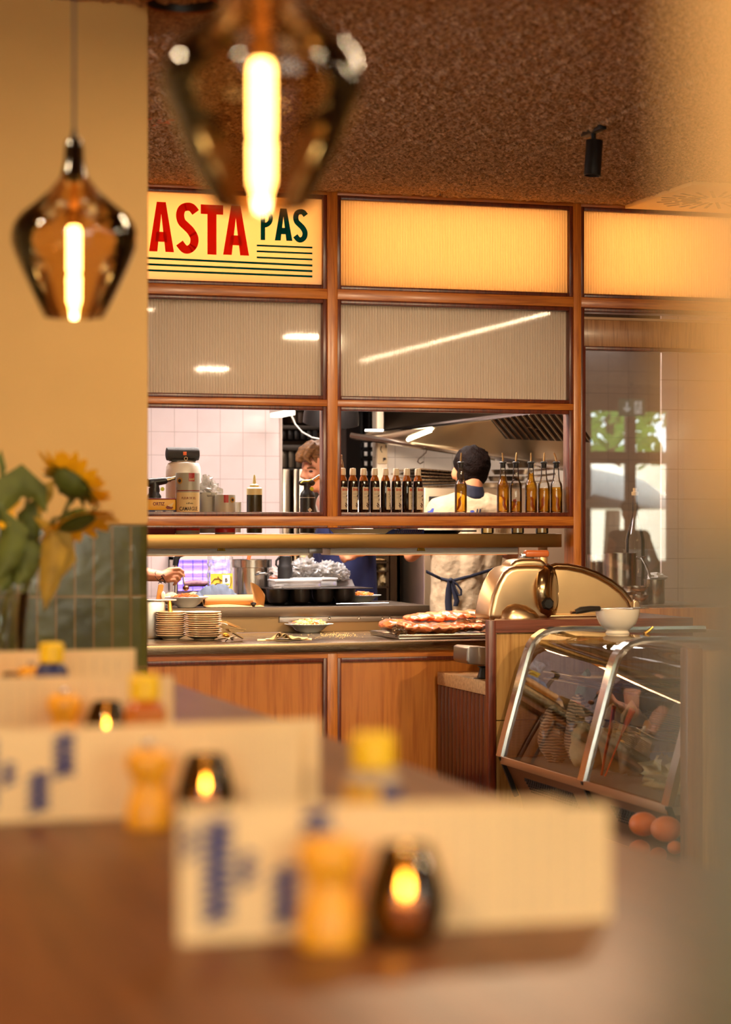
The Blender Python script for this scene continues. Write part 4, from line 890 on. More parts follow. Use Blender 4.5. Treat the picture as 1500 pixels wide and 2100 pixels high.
for x0, x1, dz, dep, ph, amp in NC:
    def nf(a, b):
        px = x0 + (x1 - x0) * a; p = P(px, 1078, .18 + .01 * math.sin(ph * 3 + a * 6) + dep * b); env = max(0, math.sin(math.pi * min(1, a * 1.15))) * math.exp(-((px - 575) / 38) ** 2)
        f = .5 + .5 * math.sin(a * 11 + ph + b * 1.5 + 2 * noise.noise(V((a * 3, b * 2, ph)))); g = .5 + .5 * math.sin(a * 21 + ph * 2)
        p.z = WZ + .0022 + dz * (.3 + .7 * math.sin(math.pi * a)) + amp * (.026 * env * f + .007 * f + .003 * g) * (1 - .35 * b); return p
    m.grid(nf, 80, 8)
o = m.build('napkin', CLOTH, smooth=80); o.modifiers.new('s', 'SOLIDIFY').thickness = .0018; tag(o, 'crumpled cream linen napkin on the worktop in front of the pasta bowl', 'napkin')
# bundle of napkin-wrapped cutlery, right of the plates
c = PZ(480, 1314, WZ); t = thing('cutlery_bundle', 'loose heap of paper sleeves and cutlery right of the plate stacks', 'cutlery', tuple(c))
m = MB()
for a, b, c_, d_ in ((456, 1276, 495, 1290), (450, 1286, 505, 1292), (466, 1277, 492, 1288), (455, 1300, 500, 1296), (470, 1293, 500, 1310)):
    yy = .22 + .03 * (a % 5); p0, p1 = P(a, b, yy), P(c_, d_, yy); m.prism([p0, p1, p1 + V((.005, .05, -.004)), p0 + V((-.005, .05, 0))], (0, 0, .006))
m.build('paper_sleeves', mat('paper_sleeve', (224, 190, 136), .7), t)
m = MB()
for a, b, c_, d_ in ((447, 1312, 486, 1308), (462, 1316, 480, 1302), (452, 1278, 466, 1281), (446, 1306, 478, 1312)):
    p0, p1 = P(a, b, .17), P(c_, d_, .17); m.tube([p0, (p0 + p1) / 2 + V((0, 0, .004)), p1], [.007, .004, .011], 8, flat=V((0, 1, .2)).normalized())
m.build('dark_spoons', STEEL_D, t)
MB().cap(P(462, 1303, .2), .014, P(466, 1304, .2), .012).build('brass_ladle', mat('brass', (206, 158, 70), .3, metal=1), t)
# meat in vacuum bags on a steel tray
c = PZ(920, 1308, WZ); t = thing('steel_tray', 'flat steel tray at the right of the worktop under the packed meat', 'tray', tuple(c))
tz = WZ + .002; pa, pb = P(815, 1304, .16), P(1010, 1304, .16)
MB().box((pa.x, .13, tz), (pb.x, .62, tz + .006), .002).build('base', STEEL, t)
m = MB(); m.tube([(pa.x, .13, tz + .014), (pb.x, .13, tz + .014), (pb.x, .62, tz + .014), (pa.x, .62, tz + .014), (pa.x, .13, tz + .014)], .008, 8); m.build('rim', CHROME, t)
MEAT = NT('cured_meat'); q = MEAT; n1 = q.n('ShaderNodeTexNoise', {'Vector': q.coord((1, 1.5, 3)), 'Scale': 16.0, 'Detail': 5.0, 'Distortion': 1.4})
q.l(q.ramp(n1.outputs[0], [(.34, lin((150, 62, 24))), (.5, lin((200, 104, 46))), (.68, lin((218, 140, 78)))]), q.b.inputs['Base Color']); q.b.inputs['Roughness'].default_value = .35; q.b.inputs['Coat Weight'].default_value = .9; q.b.inputs['Coat Roughness'].default_value = .08
n2 = q.n('ShaderNodeTexNoise', {'Vector': q.coord(), 'Scale': 55.0, 'Detail': 4.0, 'Distortion': 1.0}); q.bump(n2.outputs[0], .5, .006)
def meat(poly, Y, dep, label, seed):
    xs = [p[0] for p in poly]; m = MB()
    for i, (px, yc, hr) in enumerate(poly):
        p = P(px, yc, Y); rz_ = hr * MPP(p); m.ell(p + V((0, dep * .5, 0)), (rz_ * 1.9 + .014, dep * .5, rz_), 18, 12, dis=.28, ds=9, seed=seed + i)
    o = blob('packed_meat', m, .006, MEAT.m, None, 3); tag(o, label, 'meat', 'vacuum-packed meat on the steel tray')
    return o
meat([(820, 1284, 14), (838, 1288, 13), (858, 1291, 12), (880, 1291, 12), (905, 1291, 12), (930, 1290, 12), (955, 1288, 11), (985, 1286, 10)], .22, .20, 'lower long piece of vacuum-packed meat at the front of the steel tray', 2)
meat([(862, 1270, 8), (880, 1268, 10), (905, 1268, 12), (930, 1266, 12), (955, 1264, 11), (980, 1262, 10), (1005, 1260, 9)], .34, .22, 'upper piece of vacuum-packed meat, lying behind and over the lower piece', 7)
VF = thin_glass('vacuum_film', (.96, .88, .76), 1.6, .1, 1.5, .02); m = MB()
for i in range(7): m.ell(P(812 + 7 * (i % 3), 1298 - 5 * (i // 3), .22), (.022, .03, .014), 10, 8, dis=1.2, ds=14, seed=i)
tag(m.build('vacuum_bag', VF, None, smooth=0), 'crumpled clear film at the left end of the lower packed meat', 'bag'); m = MB()
for i in range(4): m.ell(P(950 + i * 14, 1276 + 2 * (i % 2), .30), (.045, .02, .02), 10, 8, dis=1.2, ds=14, seed=30 + i)
tag(m.build('vacuum_bag', VF, None, smooth=0), 'crumpled clear film over the upper packed meat, near the slicer', 'bag')
# spilled grains
m = MB(); rr = random.Random(2)
for i in range(120): p = PZ(rr.gauss(690, 25), rr.gauss(1303, 3), WZ); m.ell((p.x, p.y, WZ + .0015), (.0025, .0025, .0015), 6, 4)
o = m.build('cheese_crumbs', RICE, None); tag(o, 'scattered pale crumbs on the worktop right of the pasta bowl', 'crumbs', None, 'stuff')
# ================================================================== things on the rear steel shelf
# black moulded tray with round cups
p0, p1 = P(556, 1207, 1.10), P(764, 1207, 1.10); zt_ = p0.z; m_ = MPP(p0)
t = thing('moulded_tray', 'black moulded tray of round cups on the rear shelf, under the clear boxes', 'tray', ((p0.x + p1.x) / 2, 1.3, ZB))
m = MB(); m.box((p0.x, 1.08, zt_ - .006), (p1.x, 1.62, zt_), .003); m.build('rim', mat('tray_black', (28, 24, 22), .3), t)
m = MB()
for yy in (1.19, 1.37, 1.53):
    for px in (578, 625, 672, 716):
        c = P(px, 1200, 1.10); k = .95
        m.lathe(c.x + .01 * (yy > 1.3), yy, [(.001, ZB + .003), (.030 * k, ZB + .004), (.052 * k, ZB + .018), (.062 * k, ZB + .045), (.066 * k, zt_ - .002)], 22, (True, False))
m.build('cups', MATS['tray_black'], t)
t2 = thing('tray_lid', 'black flat lid leaning behind the clear boxes on the moulded tray', 'lid', tuple(P(705, 1200, 1.4)))
MB().prism([P(690, 1205, 1.4), P(728, 1205, 1.4), P(722, 1190, 1.5), P(688, 1191, 1.5)], (0, 0, .006)).build('panel', MATS['tray_black'], t2)
# clear take-away boxes
CLB = thin_glass('hazy_box', (.94, .9, .86), 1.6, .1, 1.5, .34)
for i, (a, b, y0, y1, yy, lab) in enumerate(((564, 660, 1188, 1206, 1.13, 'long clear take-away box on the black moulded tray'), (598, 692, 1185, 1205, 1.30, 'second clear take-away box, behind the long one'))):
    q0, q1 = P(a, y1, yy), P(b, y0, yy); t = thing('takeaway_box', lab, 'box', ((q0.x + q1.x) / 2, yy + .08, q0.z), 'clear boxes on the moulded tray')
    MB().box((q0.x, yy, zt_ + .001), (q1.x, yy + .15, q1.z - .006), .008).build('tub', CLB, t); MB().box((q0.x - .004, yy - .004, q1.z - .010), (q1.x + .004, yy + .154, q1.z), .003).build('lid', CLB, t)
q0 = P(570, 1206, 1.10); t = thing('sauce_pot', 'tiny clear sauce pot at the left corner of the black tray', 'pot', tuple(q0)); MB().lathe_px(570, [(8, 1206), (10, 1202), (13, 1201), (13, 1200)], 1.11, 20).build('body', CLB, t)
# clear plastic bags
FILM = thin_glass('bag_plastic', (.93, .89, .83), .8, .25, 1.5, .16)
for lst, lab, sd in (([(612, 1168, 17), (628, 1162, 18), (640, 1174, 16), (622, 1178, 15)], 'left puffed clear plastic bag behind the black bottle', 3), ([(655, 1172, 15), (672, 1168, 17), (690, 1172, 16), (702, 1178, 12), (668, 1180, 14)], 'right puffed clear plastic bag in front of the navy apron', 9)):
    m = MB()
    for i, (px, py, r) in enumerate(lst): c = P(px, py, 1.48); k = r * MPP(c); m.ell(c, (k * 1.25, k * 1.1, k), 30, 22, dis=.55, ds=15, seed=sd + i)
    o = m.build('plastic_bag', FILM, None, smooth=70); tag(o, lab, 'bag')
# black flask
t = thing('black_flask', 'matt black insulated flask with a carrying loop, behind the clear boxes', 'flask', tuple(PZ(585, 1222, ZB)))
c = P(585, 1180, 1.35); t.location = (c.x, c.y, ZB)
MB().lathe_px(585, [(15.5, 1241), (15.5, 1167), (14.5, 1160), (13, 1157), (13, 1141), (11, 1139)], 1.35, 28).build('body', mat('flask_black', (24, 22, 21), .45), t)
MB().lathe_px(581, [(5, 1140), (5, 1128), (4, 1127)], 1.35, 16).build('spout_cap', BLACKP, t)
MB().tube([P(x, y, 1.34) for x, y in ((574, 1142), (567, 1150), (566.5, 1158), (571, 1163), (575, 1157), (575, 1146))], .006, 8).build('loop', BLACKP, t)
MB().tube([P(x, y, 1.33) for x, y in ((574, 1140), (592, 1137), (598, 1142), (599, 1155))], .0028, 6).build('wire_bail', CHROME, t)
# tall stock pot
def pot(px, base, top, hw, Y, label, nm='stock_pot', rim=None, handles=(), mt=None, Z=None):
    if Z: base = 1078 - (Z - CAM.z) / MPP(P(px, base, Y))
    c = P(px, (base + top) / 2, Y); t = thing(nm, label, 'pot', (c.x, c.y, P(px, base, Y).z), None); mt = mt or STEEL_P
    MB().lathe_px(px, [(hw * .95, base), (hw, base - 2), (hw, top + 1.2), (hw + 1.6, top + .8), (hw + 1.6, top), (hw - .8, top), (hw - 1, top + 4), (hw - 1, base - 4), (.1, base - 3)], Y, 40).build('body', mt, t); m_ = MPP(c)
    for sx, hy, ang in handles:
        a = math.radians(ang); d = V((math.sin(a), -math.cos(a), 0)); u = V((math.cos(a), math.sin(a), 0)); o = V((c.x, c.y, P(px, hy, Y).z)) + d * hw * m_; s = sx * m_
        MB().tube([o - u * s, o - u * s * .95 + d * .022 + V((0, 0, .006)), o - u * s * .5 + d * .040 + V((0, 0, .010)), o + u * s * .5 + d * .040 + V((0, 0, .010)), o + u * s * .95 + d * .022 + V((0, 0, .006)), o + u * s], .0055, 8).build('handle', CHROME, t)
    return t
STEEL_P = steel('pot_steel', (178, 168, 156), .2, (40, 40, 2), .1)
t = pot(516, 1236, 1163, 36.5, 1.42, 'tall steel stock pot with a sieve ring and wooden spoon, left of the black flask', handles=((19, 1178, 28),))
MB().lathe_px(516, [(37, 1164), (41.5, 1163), (41.5, 1148), (42.3, 1147), (40, 1147), (39.5, 1162)], 1.42, 40).build('sieve_ring', STEEL_P, t)
t = thing('wooden_spoon', 'reddish wooden spoon handle sticking out of the tall stock pot', 'spoon', tuple(P(510, 1150, 1.42))); MB().tube([P(507, 1200, 1.42), P(509, 1152, 1.42), P(514, 1128, 1.44), P(518, 1108, 1.45)], [.010, .010, .011, .012], 10).build('handle', mat('red_wood', (180, 84, 34), .5), t)
# orange and dark tubs behind the pot
t = thing('food_tub', 'dark tub of orange food between the stock pot and the flask', 'tub', tuple(P(556, 1206, 1.5))); MB().lathe_px(556, [(16, 1240), (18, 1192)], 1.5, 24).build('body', BLACKP, t); c = P(556, 1190, 1.5); MB().ell(c, (.045, .045, .02), 16, 10, dis=.8, seed=4).build('food', RAGU, t); MB().ell(c + V((.0, 0, .03)), (.042, .04, .035), 14, 10, dis=1.2, ds=14, seed=6).build('film', FILM, t, smooth=0)
# clear bag of pasta with a yellow paper label
t = thing('pasta_bag', 'clear crinkled bag with a yellow printed label, lit blue by the fly lamp', 'bag', (P(454, 1200, 1.33).x, 1.36, ZB)); p0, p1 = P(430, 1238, 1.33), P(478, 1133, 1.33)
def bagf(a, b):
    an = 2 * math.pi * a; u = abs(math.cos(an)) ** .6 * (1 if math.cos(an) > 0 else -1); v = abs(math.sin(an)) ** .6 * (1 if math.sin(an) > 0 else -1); x = (p0.x + p1.x) / 2 + (p1.x - p0.x) / 2 * u; n_ = noise.noise(V((a * 22, b * 9, 2))) * .010 * (b > .45)
    return V((x + n_, 1.37 + (.045 - .03 * max(0, b - .6)) * v + n_, ZB + (p1.z - ZB) * b + n_))
MB().grid(bagf, 48, 24).build('film', thin_glass('crinkled_film', (.88, .86, .9), 2.6, .1, 1.5, .22), t, smooth=0)
q0, q1 = P(432, 1236, 1.318), P(477, 1176, 1.318); lb = MB().box((q0.x, 1.316, ZB + .006), (q1.x, 1.319, q1.z)).build('paper_label', mat('yellow_label', (228, 190, 62), .6), t)
MB().box((P(457, 1206, 1.31).x, 1.314, P(457, 1203, 1.31).z), (P(472, 1206, 1.31).x, 1.3155, P(457, 1179, 1.31).z)).build('white_panel', WHITEP, lb); put_text('B', 462, 467, 1193, 8, 1.313, INKD, lb, 'letter', .0)
MB().box((P(458, 1206, 1.31).x, 1.3125, P(457, 1199.5, 1.31).z), (P(471, 1206, 1.31).x, 1.3135, P(457, 1197, 1.31).z)).build('green_rule', mat('lime_print', (190, 196, 50), .6), lb)
m = MB()
for pts in (((434, 1195), (440, 1187), (449, 1186), (456, 1191)), ((436, 1204), (444, 1196), (452, 1197)), ((447, 1182), (452, 1190), (452, 1199)), ((474, 1182), (475, 1192), (473, 1202))): m.tube([P(x, y, 1.3145) for x, y in pts], .0018, 5)
m.build('line_drawing', mat('brown_print', (120, 80, 30), .7), lb)
# electric fly killer
t = thing('fly_killer', 'electric fly killer with glowing violet tubes behind a wire guard, on the tiled wall', 'insect lamp', (P(400, 1200, 3.3).x, 3.3, ZB))
UV = emit('violet_tube', (92, 70, 255), 16); a0, a1 = P(352, 1170, 3.3).x, P(474, 1170, 3.3).x; zA, zB = P(400, 1212, 3.3).z, P(400, 1148, 3.3).z
MB().box((a0, 3.36, zA), (a1, 3.399, zB)).box((a0, 3.25, zA - .02), (a0 + .02, 3.399, zB + .02)).box((a1 - .02, 3.25, zA - .02), (a1, 3.399, zB + .02)).box((a0, 3.25, zB), (a1, 3.399, zB + .05)).build('housing', WHITEP, t)
for y in (1158, 1173, 1194): MB().tube([(a0 + .02, 3.32, P(400, y, 3.32).z), (a1 - .02, 3.32, P(400, y, 3.32).z)], .004 if y == 1158 else .012, 12).build('tube', UV, t)
m = MB()
for y in range(1152, 1210, 6): m.tube([(a0, 3.26, P(400, y, 3.26).z), (a1, 3.26, P(400, y, 3.26).z)], .0016, 5)
for i in range(7): x = a0 + (a1 - a0) * i / 6; m.tube([(x, 3.258, zA), (x, 3.258, zB)], .0022, 5)
m.build('wire_guard', STEEL_D, t)
# tap / cane-like blender, rolls, cloths
t = thing('hand_blender', 'steel hand blender with a curved black handle, in front of the fly lamp', 'blender', (P(360, 1200, 1.5).x, 1.5, ZB)); MB().tube([P(360, 1246, 1.5), P(361, 1190, 1.5), P(361, 1158, 1.5)], [.012, .012, .014], 12).build('shaft', STEEL, t)
MB().tube([P(360, 1160, 1.49), P(362, 1146, 1.49), P(367, 1139, 1.49), P(375, 1137, 1.49), P(382, 1136, 1.49)], [.016, .017, .015, .012, .009], 12).build('handle', BLACKP, t)
t = thing('baking_paper_roll', 'brown baking paper roll on the rear shelf, with its loose end standing up', 'paper roll', (P(470, 1243, 1.03).x, 1.1, ZB)); KR = mat('kraft_paper', (192, 144, 86), .7, var=.05)
p0, p1 = P(419, 1234, 1.10), P(534, 1234, 1.10); rr_ = .031
MB().lathe_ax((p0.x, 1.11, ZB + rr_ + .001), (1, 0, 0), [(rr_ * .55, 0), (rr_, 0), (rr_, p1.x - p0.x), (rr_ * .55, p1.x - p0.x)], 24, (False, False)).build('roll', KR, t)
MB().grid(lambda a, b: V((P(520 + 26 * a, 1245, 1.04).x - (.03 * (b > .5) * (b - .5) * (1 - a)), 1.035 + .05 * a + .02 * math.sin(3 * a + 2 * b), ZB + .001 + (P(530, 1195 + 26 * a ** 2, 1.04).z - ZB) * b)), 10, 10).build('standing_end', KR, t, smooth=80)
MB().grid(lambda a, b: V((P(424 + 118 * a, 1245, 1.0).x, .99 + .10 * b, ZB + .0025 + .012 * abs(math.sin(3.3 * a + .4)) * b)), 16, 4).build('loose_sheet', KR, t, smooth=80)
t = thing('rolling_pin', 'wooden rolling pin behind the brown paper roll', 'rolling pin', (P(450, 1225, 1.2).x, 1.22, ZB)); p0 = P(395, 1232, 1.2); p1 = P(500, 1225, 1.2); MB().lathe_ax((p0.x, 1.2, ZB + .028), (1, .05, 0), [(.010, 0), (.014, .02), (.012, .06), (.027, .075), (.027, p1.x - p0.x)], 18).build('pin', KR, t)
p = P(521, 1242, 1.0); t = thing('knobbed_lid', 'small black knob of a lid on the edge of the rear shelf', 'knob', (p.x, 1.01, ZB)); MB().lathe(p.x, 1.01, [(.006, ZB), (.008, ZB + .006), (.016, ZB + .014), (.015, ZB + .022), (.004, ZB + .026)], 16).build('body', BLACKP, t)
cloth('kitchen_cloth', [(392, 1226), (410, 1212), (424, 1201), (440, 1199), (462, 1199), (472, 1206), (484, 1218), (496, 1228)], 1240, 1.20, .16, mat('grey_blue_cloth', (88, 96, 110), .9, var=.15, bump=.3, bs=300), 'grey blue kitchen cloth heaped behind the brown paper roll', 'cloth', ZB, 8.1, .0035)
t, c, r, z = dish(383, 1246, 1224, 46, ZB, 'white plate of tomato pasta being served by the tattooed hand', None, 'plate'); noodles(c, r * .6, z, .022, 90, (RAG2, RAGU, RAGU), t, seed=9)
for i, (px, py, a, b, lab) in enumerate(((402, 1216, 26, 13, 'pale round bread roll behind the plate of tomato pasta'), (352, 1218, 17, 13, 'tan bread piece under the tattooed hand'))):
    c = P(px, py + 8, 1.32); c.z = ZB + .002 + b * MPP(c); k = MPP(c); o = MB().ell(c, (a * k, .05, b * k), 20, 14, dis=.25, seed=i).build('bread_roll', mat('bread', (222, 180, 124), .7, var=.15, vs_=30)); tag(o, lab, 'bread')
p = P(412, 1197, 1.5); t = thing('salami_roll', 'purple-lit ridged salami hanging in front of the fly lamp', 'salami', tuple(p)); MB().tube([P(378, 1198, 1.5), P(400, 1196, 1.5), P(420, 1197, 1.5), P(430, 1193, 1.5)], [.016, .019, .016, .006], 14).build('body', mat('salami_skin', (120, 80, 92), .5, var=.3, vs_=50), t)
# steel insert with wooden and white spatulas, left by the pillar
t = thing('steel_insert', 'square steel food insert by the pillar holding two spatulas', 'container', (P(322, 1262, .62).x, .62, WZ)); p0, p1 = P(300, 1262, .56), P(340, 1232, .56)
MB().box((p0.x, .56, WZ), (p1.x, .72, p1.z), .008).build('body', STEEL, t); MB().box((p0.x, .54, p1.z), (P(361, 1230, .56).x, .74, p1.z + .008), .003).build('lid', CHROME, t)
MB().prism([P(321, 1229, .6), P(331, 1229, .6), P(336, 1201, .6), P(333, 1198, .6), P(326, 1199, .6)], (0, .012, 0)).build('wooden_spatula', mat('spatula_wood', (214, 140, 60), .5), t)
MB().ell(P(335, 1221, .58), (.011, .006, .021), 14, 10).build('white_spoon', WHITEP, t)
MB().tube([P(348, 1234, .55), P(350, 1262, .52)], [.011, .012], 12).build('brass_handle', MATS['brass'], t)

# ================================================================== deeper in the kitchen
# dark store shelving beyond the tiled wall
t = thing('storage_rack', 'dark steel storage rack behind the cook in profile, beyond the tiled wall', 'rack', (P(620, 1100, 4.4).x, 4.5, 0))
x0, x1 = P(560, 1000, 4.4).x, P(735, 1000, 4.4).x
for py, h in ((872, .03), (912, .04), (961, .02), (1045, .03)): MB().box((x0, 4.4, P(600, py, 4.4).z - h), (x1, 4.85, P(600, py, 4.4).z), .004).build('shelf', mat('rack_grey', (66, 58, 50), .45, metal=.6), t)
for x in (x0 + .02, (x0 + x1) / 2, x1 - .02): MB().box((x - .015, 4.42, 0), (x + .015, 4.45, 2.6)).build('upright', BLACKM, t)
def row(nm, cat_, labs, xs, ya, yb, Y, w_, mt, grp, dep=.25):
    for px, lab in zip(xs, labs):
        a, b = P(px, yb, Y), P(px + w_, ya, Y); o = MB().box((a.x, Y, a.z), (b.x, Y + dep, b.z), .01).build(nm, mt); tag(o, lab, cat_, grp)
nth = ['first', 'second', 'third', 'fourth', 'fifth', 'sixth', 'seventh']
row('steel_bin', 'bin', ['%s grey bin from the left on the rack behind the cook in profile' % n for n in nth[:4]], [577, 592, 607, 622], 915, 960, 4.45, 12.5, mat('grey_bin', (108, 96, 80), .35, metal=.5), 'grey bins on the storage rack')
row('black_crate', 'crate', ['%s black crate from the left on the upper rack shelf behind the cook in profile' % n for n in nth[:5]], [577, 591, 604, 617, 630], 876, 902, 4.45, 11, mat('crate_black', (26, 23, 22), .35), 'black crates on the storage rack')
row('binder', 'folder', ['%s brown folder from the left on the top rack shelf' % n for n in nth[:4]], [598, 611, 624, 637], 845, 868, 4.45, 10, mat('brown_folder', (96, 74, 58), .5), 'folders on the top shelf of the rack')
t = thing('steel_fridge', 'tall brushed steel fridge doors behind the cook in profile', 'fridge', (P(610, 1060, 4.2).x, 4.3, 0))
for a, b in ((580, 596), (603, 613), (614, 658)): q0, q1 = P(a, 1045, 4.15), P(b, 962, 4.15); MB().box((q0.x, 4.15, .0), (q1.x, 4.35, q1.z), .006).build('door', steel('fridge_steel', (176, 160, 138), .22, (30, 30, 1), .1), t)
# tall dark shelving with white tagged boxes, right of the middle post
t = thing('parts_shelf', 'dark shelf unit with pale tagged drawers, right of the middle post', 'shelf', (P(735, 1000, 4.0).x, 4.0, 0))
x0, x1 = P(700, 1000, 4.0).x, P(776, 1000, 4.0).x
MB().box((x0, 4.3, 0), (x1, 4.4, 2.4)).build('back_panel', mat('shelf_brown', (62, 46, 36), .6), t)
m = MB()
for px in (742, 758, 774): m.box((P(px, 900, 3.95).x - .008, 3.95, 0), (P(px, 900, 3.95).x + .008, 4.3, 2.3))
for py in (905, 920, 942, 960, 978): m.box((P(740, py, 3.95).x, 3.95, P(740, py, 3.95).z - .008), (P(776, py, 3.95).x, 4.3, P(740, py, 3.95).z + .008))
m.build('frame', BLACKM, t)
k = 0
for py in (908, 926, 946, 966):
    for px in (748, 762): q0, q1 = P(px, py + 9, 3.94), P(px + 6, py, 3.94); MB().box((q0.x, 3.94, q0.z), (q1.x, 3.95, q1.z), .002).build('tag', WHITEP, t)
t = thing('wall_display', 'small dark wall display with a glowing curve, beside the middle post', 'display', tuple(P(704, 945, 5.74))); q0, q1 = P(698, 948, 5.74), P(710, 930, 5.74); MB().box((q0.x, 5.74, q0.z), (q1.x, 5.80, q1.z), .004).build('case', BLACKP, t)
MB().tube([P(704, 934, 5.73), P(701.5, 938, 5.73), P(704, 942, 5.73)], .009, 6).build('glow', emit('screen_blue', (150, 160, 255), 2.5), t)
# wall strip with pinned paper
q0, q1 = P(775, 1060, 3.37), P(796, 909, 3.37); struct('trim_2', MB().box((q0.x, 3.38, 0), (q1.x, 3.42, 2.6), .002), mat('cream_pilaster', (240, 218, 186), .6))
q0, q1 = P(775.5, 950, 3.36), P(795.5, 909, 3.36); t = thing('pinned_paper', 'paper with a bird-like sketch pinned to the pale wall strip', 'paper', ((q0.x + q1.x) / 2, 3.37, q0.z)); s = MB().box((q0.x, 3.372, q0.z), (q1.x, 3.376, q1.z)).build('sheet', mat('aged_paper', (226, 196, 150), .8), t)
m = MB(); m.ell(P(789, 941, 3.37), (.012, .002, .009), 10, 6).tube([P(789, 941, 3.37), P(786, 946, 3.37)], .003, 5).tube([P(783, 915, 3.37), P(781, 922, 3.37), P(784, 928, 3.37)], .003, 5).tube([P(792, 912, 3.37), P(793, 918, 3.37)], .003, 5); m.build('sketch', INKD, s)
# big round black duct at the top left of the right-hand serving window
t = thing('black_duct', 'round black lamp hood hanging inside the kitchen, cut by the middle post', 'lamp hood', tuple(P(690, 850, 1.6))); c = P(680, 850, 1.6); MB().lathe_ax(c + V((0, 0, .0)), (0, -.25, 1), [(.16, -.05), (.158, 0), (.12, .16), (.05, .26)], 32, (False, True)).build('hood', BLACKM, t)
MB().tube([c + V((0, -.05, .25)), V((c.x, c.y - .05, 2.82))], .012, 8).build('rod', BLACKM, t)
# kitchen strip lamp seen at the top of the left serving window
p0, p1 = P(573, 852, 3.0), P(598, 841, 3.0); t = thing('panel_lamp', 'white glowing panel lamp at the top of the left serving window', 'lamp', tuple(p0)); MB().box((p0.x, 2.9, p1.z - .01), (p1.x, 3.25, p1.z + .02), .004).build('housing', WHITEP, t); MB().box((p0.x + .004, 2.895, p1.z - .035), (p1.x - .004, 3.24, p1.z - .01)).build('diffuser', emit('lamp_white', (255, 240, 214), 5), t); MB().tube([(p0.x + .06, 3.05, p1.z), (p0.x + .06, 3.05, 2.83)], .008, 6).build('rod', WHITEP, t)
MB().tube([P(598, 852, 2.95), P(606, 870, 2.95), P(620, 886, 2.95), P(640, 897, 2.95), P(655, 900, 2.95)], .005, 6).build('cable', WHITEP, t)

# ------------------------------------------------------------------ extraction hood over the range
HS = steel('hood_steel', (236, 216, 184), .3, (2, 2, 2), .06); HD = steel('hood_dark', (110, 96, 80), .34)
A_, B_ = P(790, 884, 3.3), P(1175, 834, 1.5); t = thing('extraction_hood', 'large stainless extraction hood with slanted baffle filters over the range', 'extractor hood', ((A_.x + B_.x) / 2, 2.6, 2.0))
C_, D_ = P(720, 893, 3.37), P(1180, 962, 2.5)
MB().add([A_, B_, V((B_.x, B_.y, 2.8)), V((A_.x, A_.y, 2.8))], [(0, 1, 2, 3)]).build('front_skirt', HD, t).modifiers.new('s', 'SOLIDIFY').thickness = .012
MB().tube([A_ + V((-.12, .05, -.0)), A_, B_], .016, 8).build('front_lip', CHROME, t)
hq = lambda u, v, o=0: (A_ * (1 - u) + B_ * u) * (1 - v) + (C_ * (1 - u) + D_ * u) * v + (CAM - A_).normalized() * o
MB().grid(hq, 16, 8).build('inner_panel', HS, t, smooth=80).modifiers.new('s', 'SOLIDIFY').thickness = .008
MB().tube([C_, C_ * .5 + D_ * .5, D_], .022, 8).build('rear_lip', CHROME, t)
# baffle filters lying against the inner panel
MB().tube([hq(.30, .30, .02), hq(.24, .80, .02)], .012, 8).build('hood_highlight', emit('hood_highlight_glow', (255, 236, 200), 9), t)  # glowing strip added as the highlight streak on the steel, no lamp there
m = MB()
for i in range(13):
    u = .60 + .37 * i / 12; m.tube([hq(u, .03, .035), hq(u + .10, .52, .035)], .0085, 6)
m.build('baffle_bars', CHROME, t)
MB().add([hq(.585, .02, .022), hq(.985, .02, .022), hq(1.085, .54, .022), hq(.685, .54, .022)], [(0, 1, 2, 3)]).build('filter_backing', mat('filter_dark', (60, 50, 40), .5), t)
p = P(868, 935, 2.9); t = thing('s_hook', 'dark steel S-hook hanging from the lip of the extraction hood', 'hook', tuple(p)); MB().tube([P(x, y, 2.9) for x, y in ((871, 917), (876, 921), (874, 928), (866, 935), (859, 941), (857, 947), (862, 951), (869, 947))], .0045, 8).build('hook', mat('hook_dark', (70, 56, 44), .4, metal=.8), t)
# range and the steel shelf with stacked trays behind the chef
xr = P(870, 1000, 2.6).x; t = thing('range_block', 'stainless range block with a dark control strip behind the chef', 'range', (P(950, 1100, 2.6).x, 2.9, 0)); zr = P(930, 1000, 2.6).z
MB().box((xr, 2.6, .1), (P(1190, 1000, 2.6).x, 3.38, zr), .008).build('body', steel('range_steel', (206, 186, 156), .3), t); MB().box((xr + .03, 2.585, zr - .09), (P(1020, 1000, 2.6).x, 2.60, zr - .055), .003).build('control_strip', BLACKP, t)
TR = steel('tray_steel', (150, 130, 104), .24, (40, 4, 4), .1)
m0 = None
for i, (px, w_) in enumerate(((905, 52), (902, 50), (904, 54), (900, 50), (898, 56), (903, 50))):
    p = P(px, 1000, 2.8); z = zr + .006 + i * .019; o = MB().box((P(px - w_, 1000, 2.8).x, 2.72, z), (P(px + w_, 1000, 2.8).x, 3.2, z + .012), .005).build('baking_tray', TR); o.rotation_euler = (0, math.radians(-2.2 + i * 1.3), math.radians(2 * math.sin(i * 2))); tag(o, '%s steel tray of the stack left of the chef\'s head' % (ORD[5 - i] if i else 'bottom'), 'tray', 'steel trays stacked left of the chef')
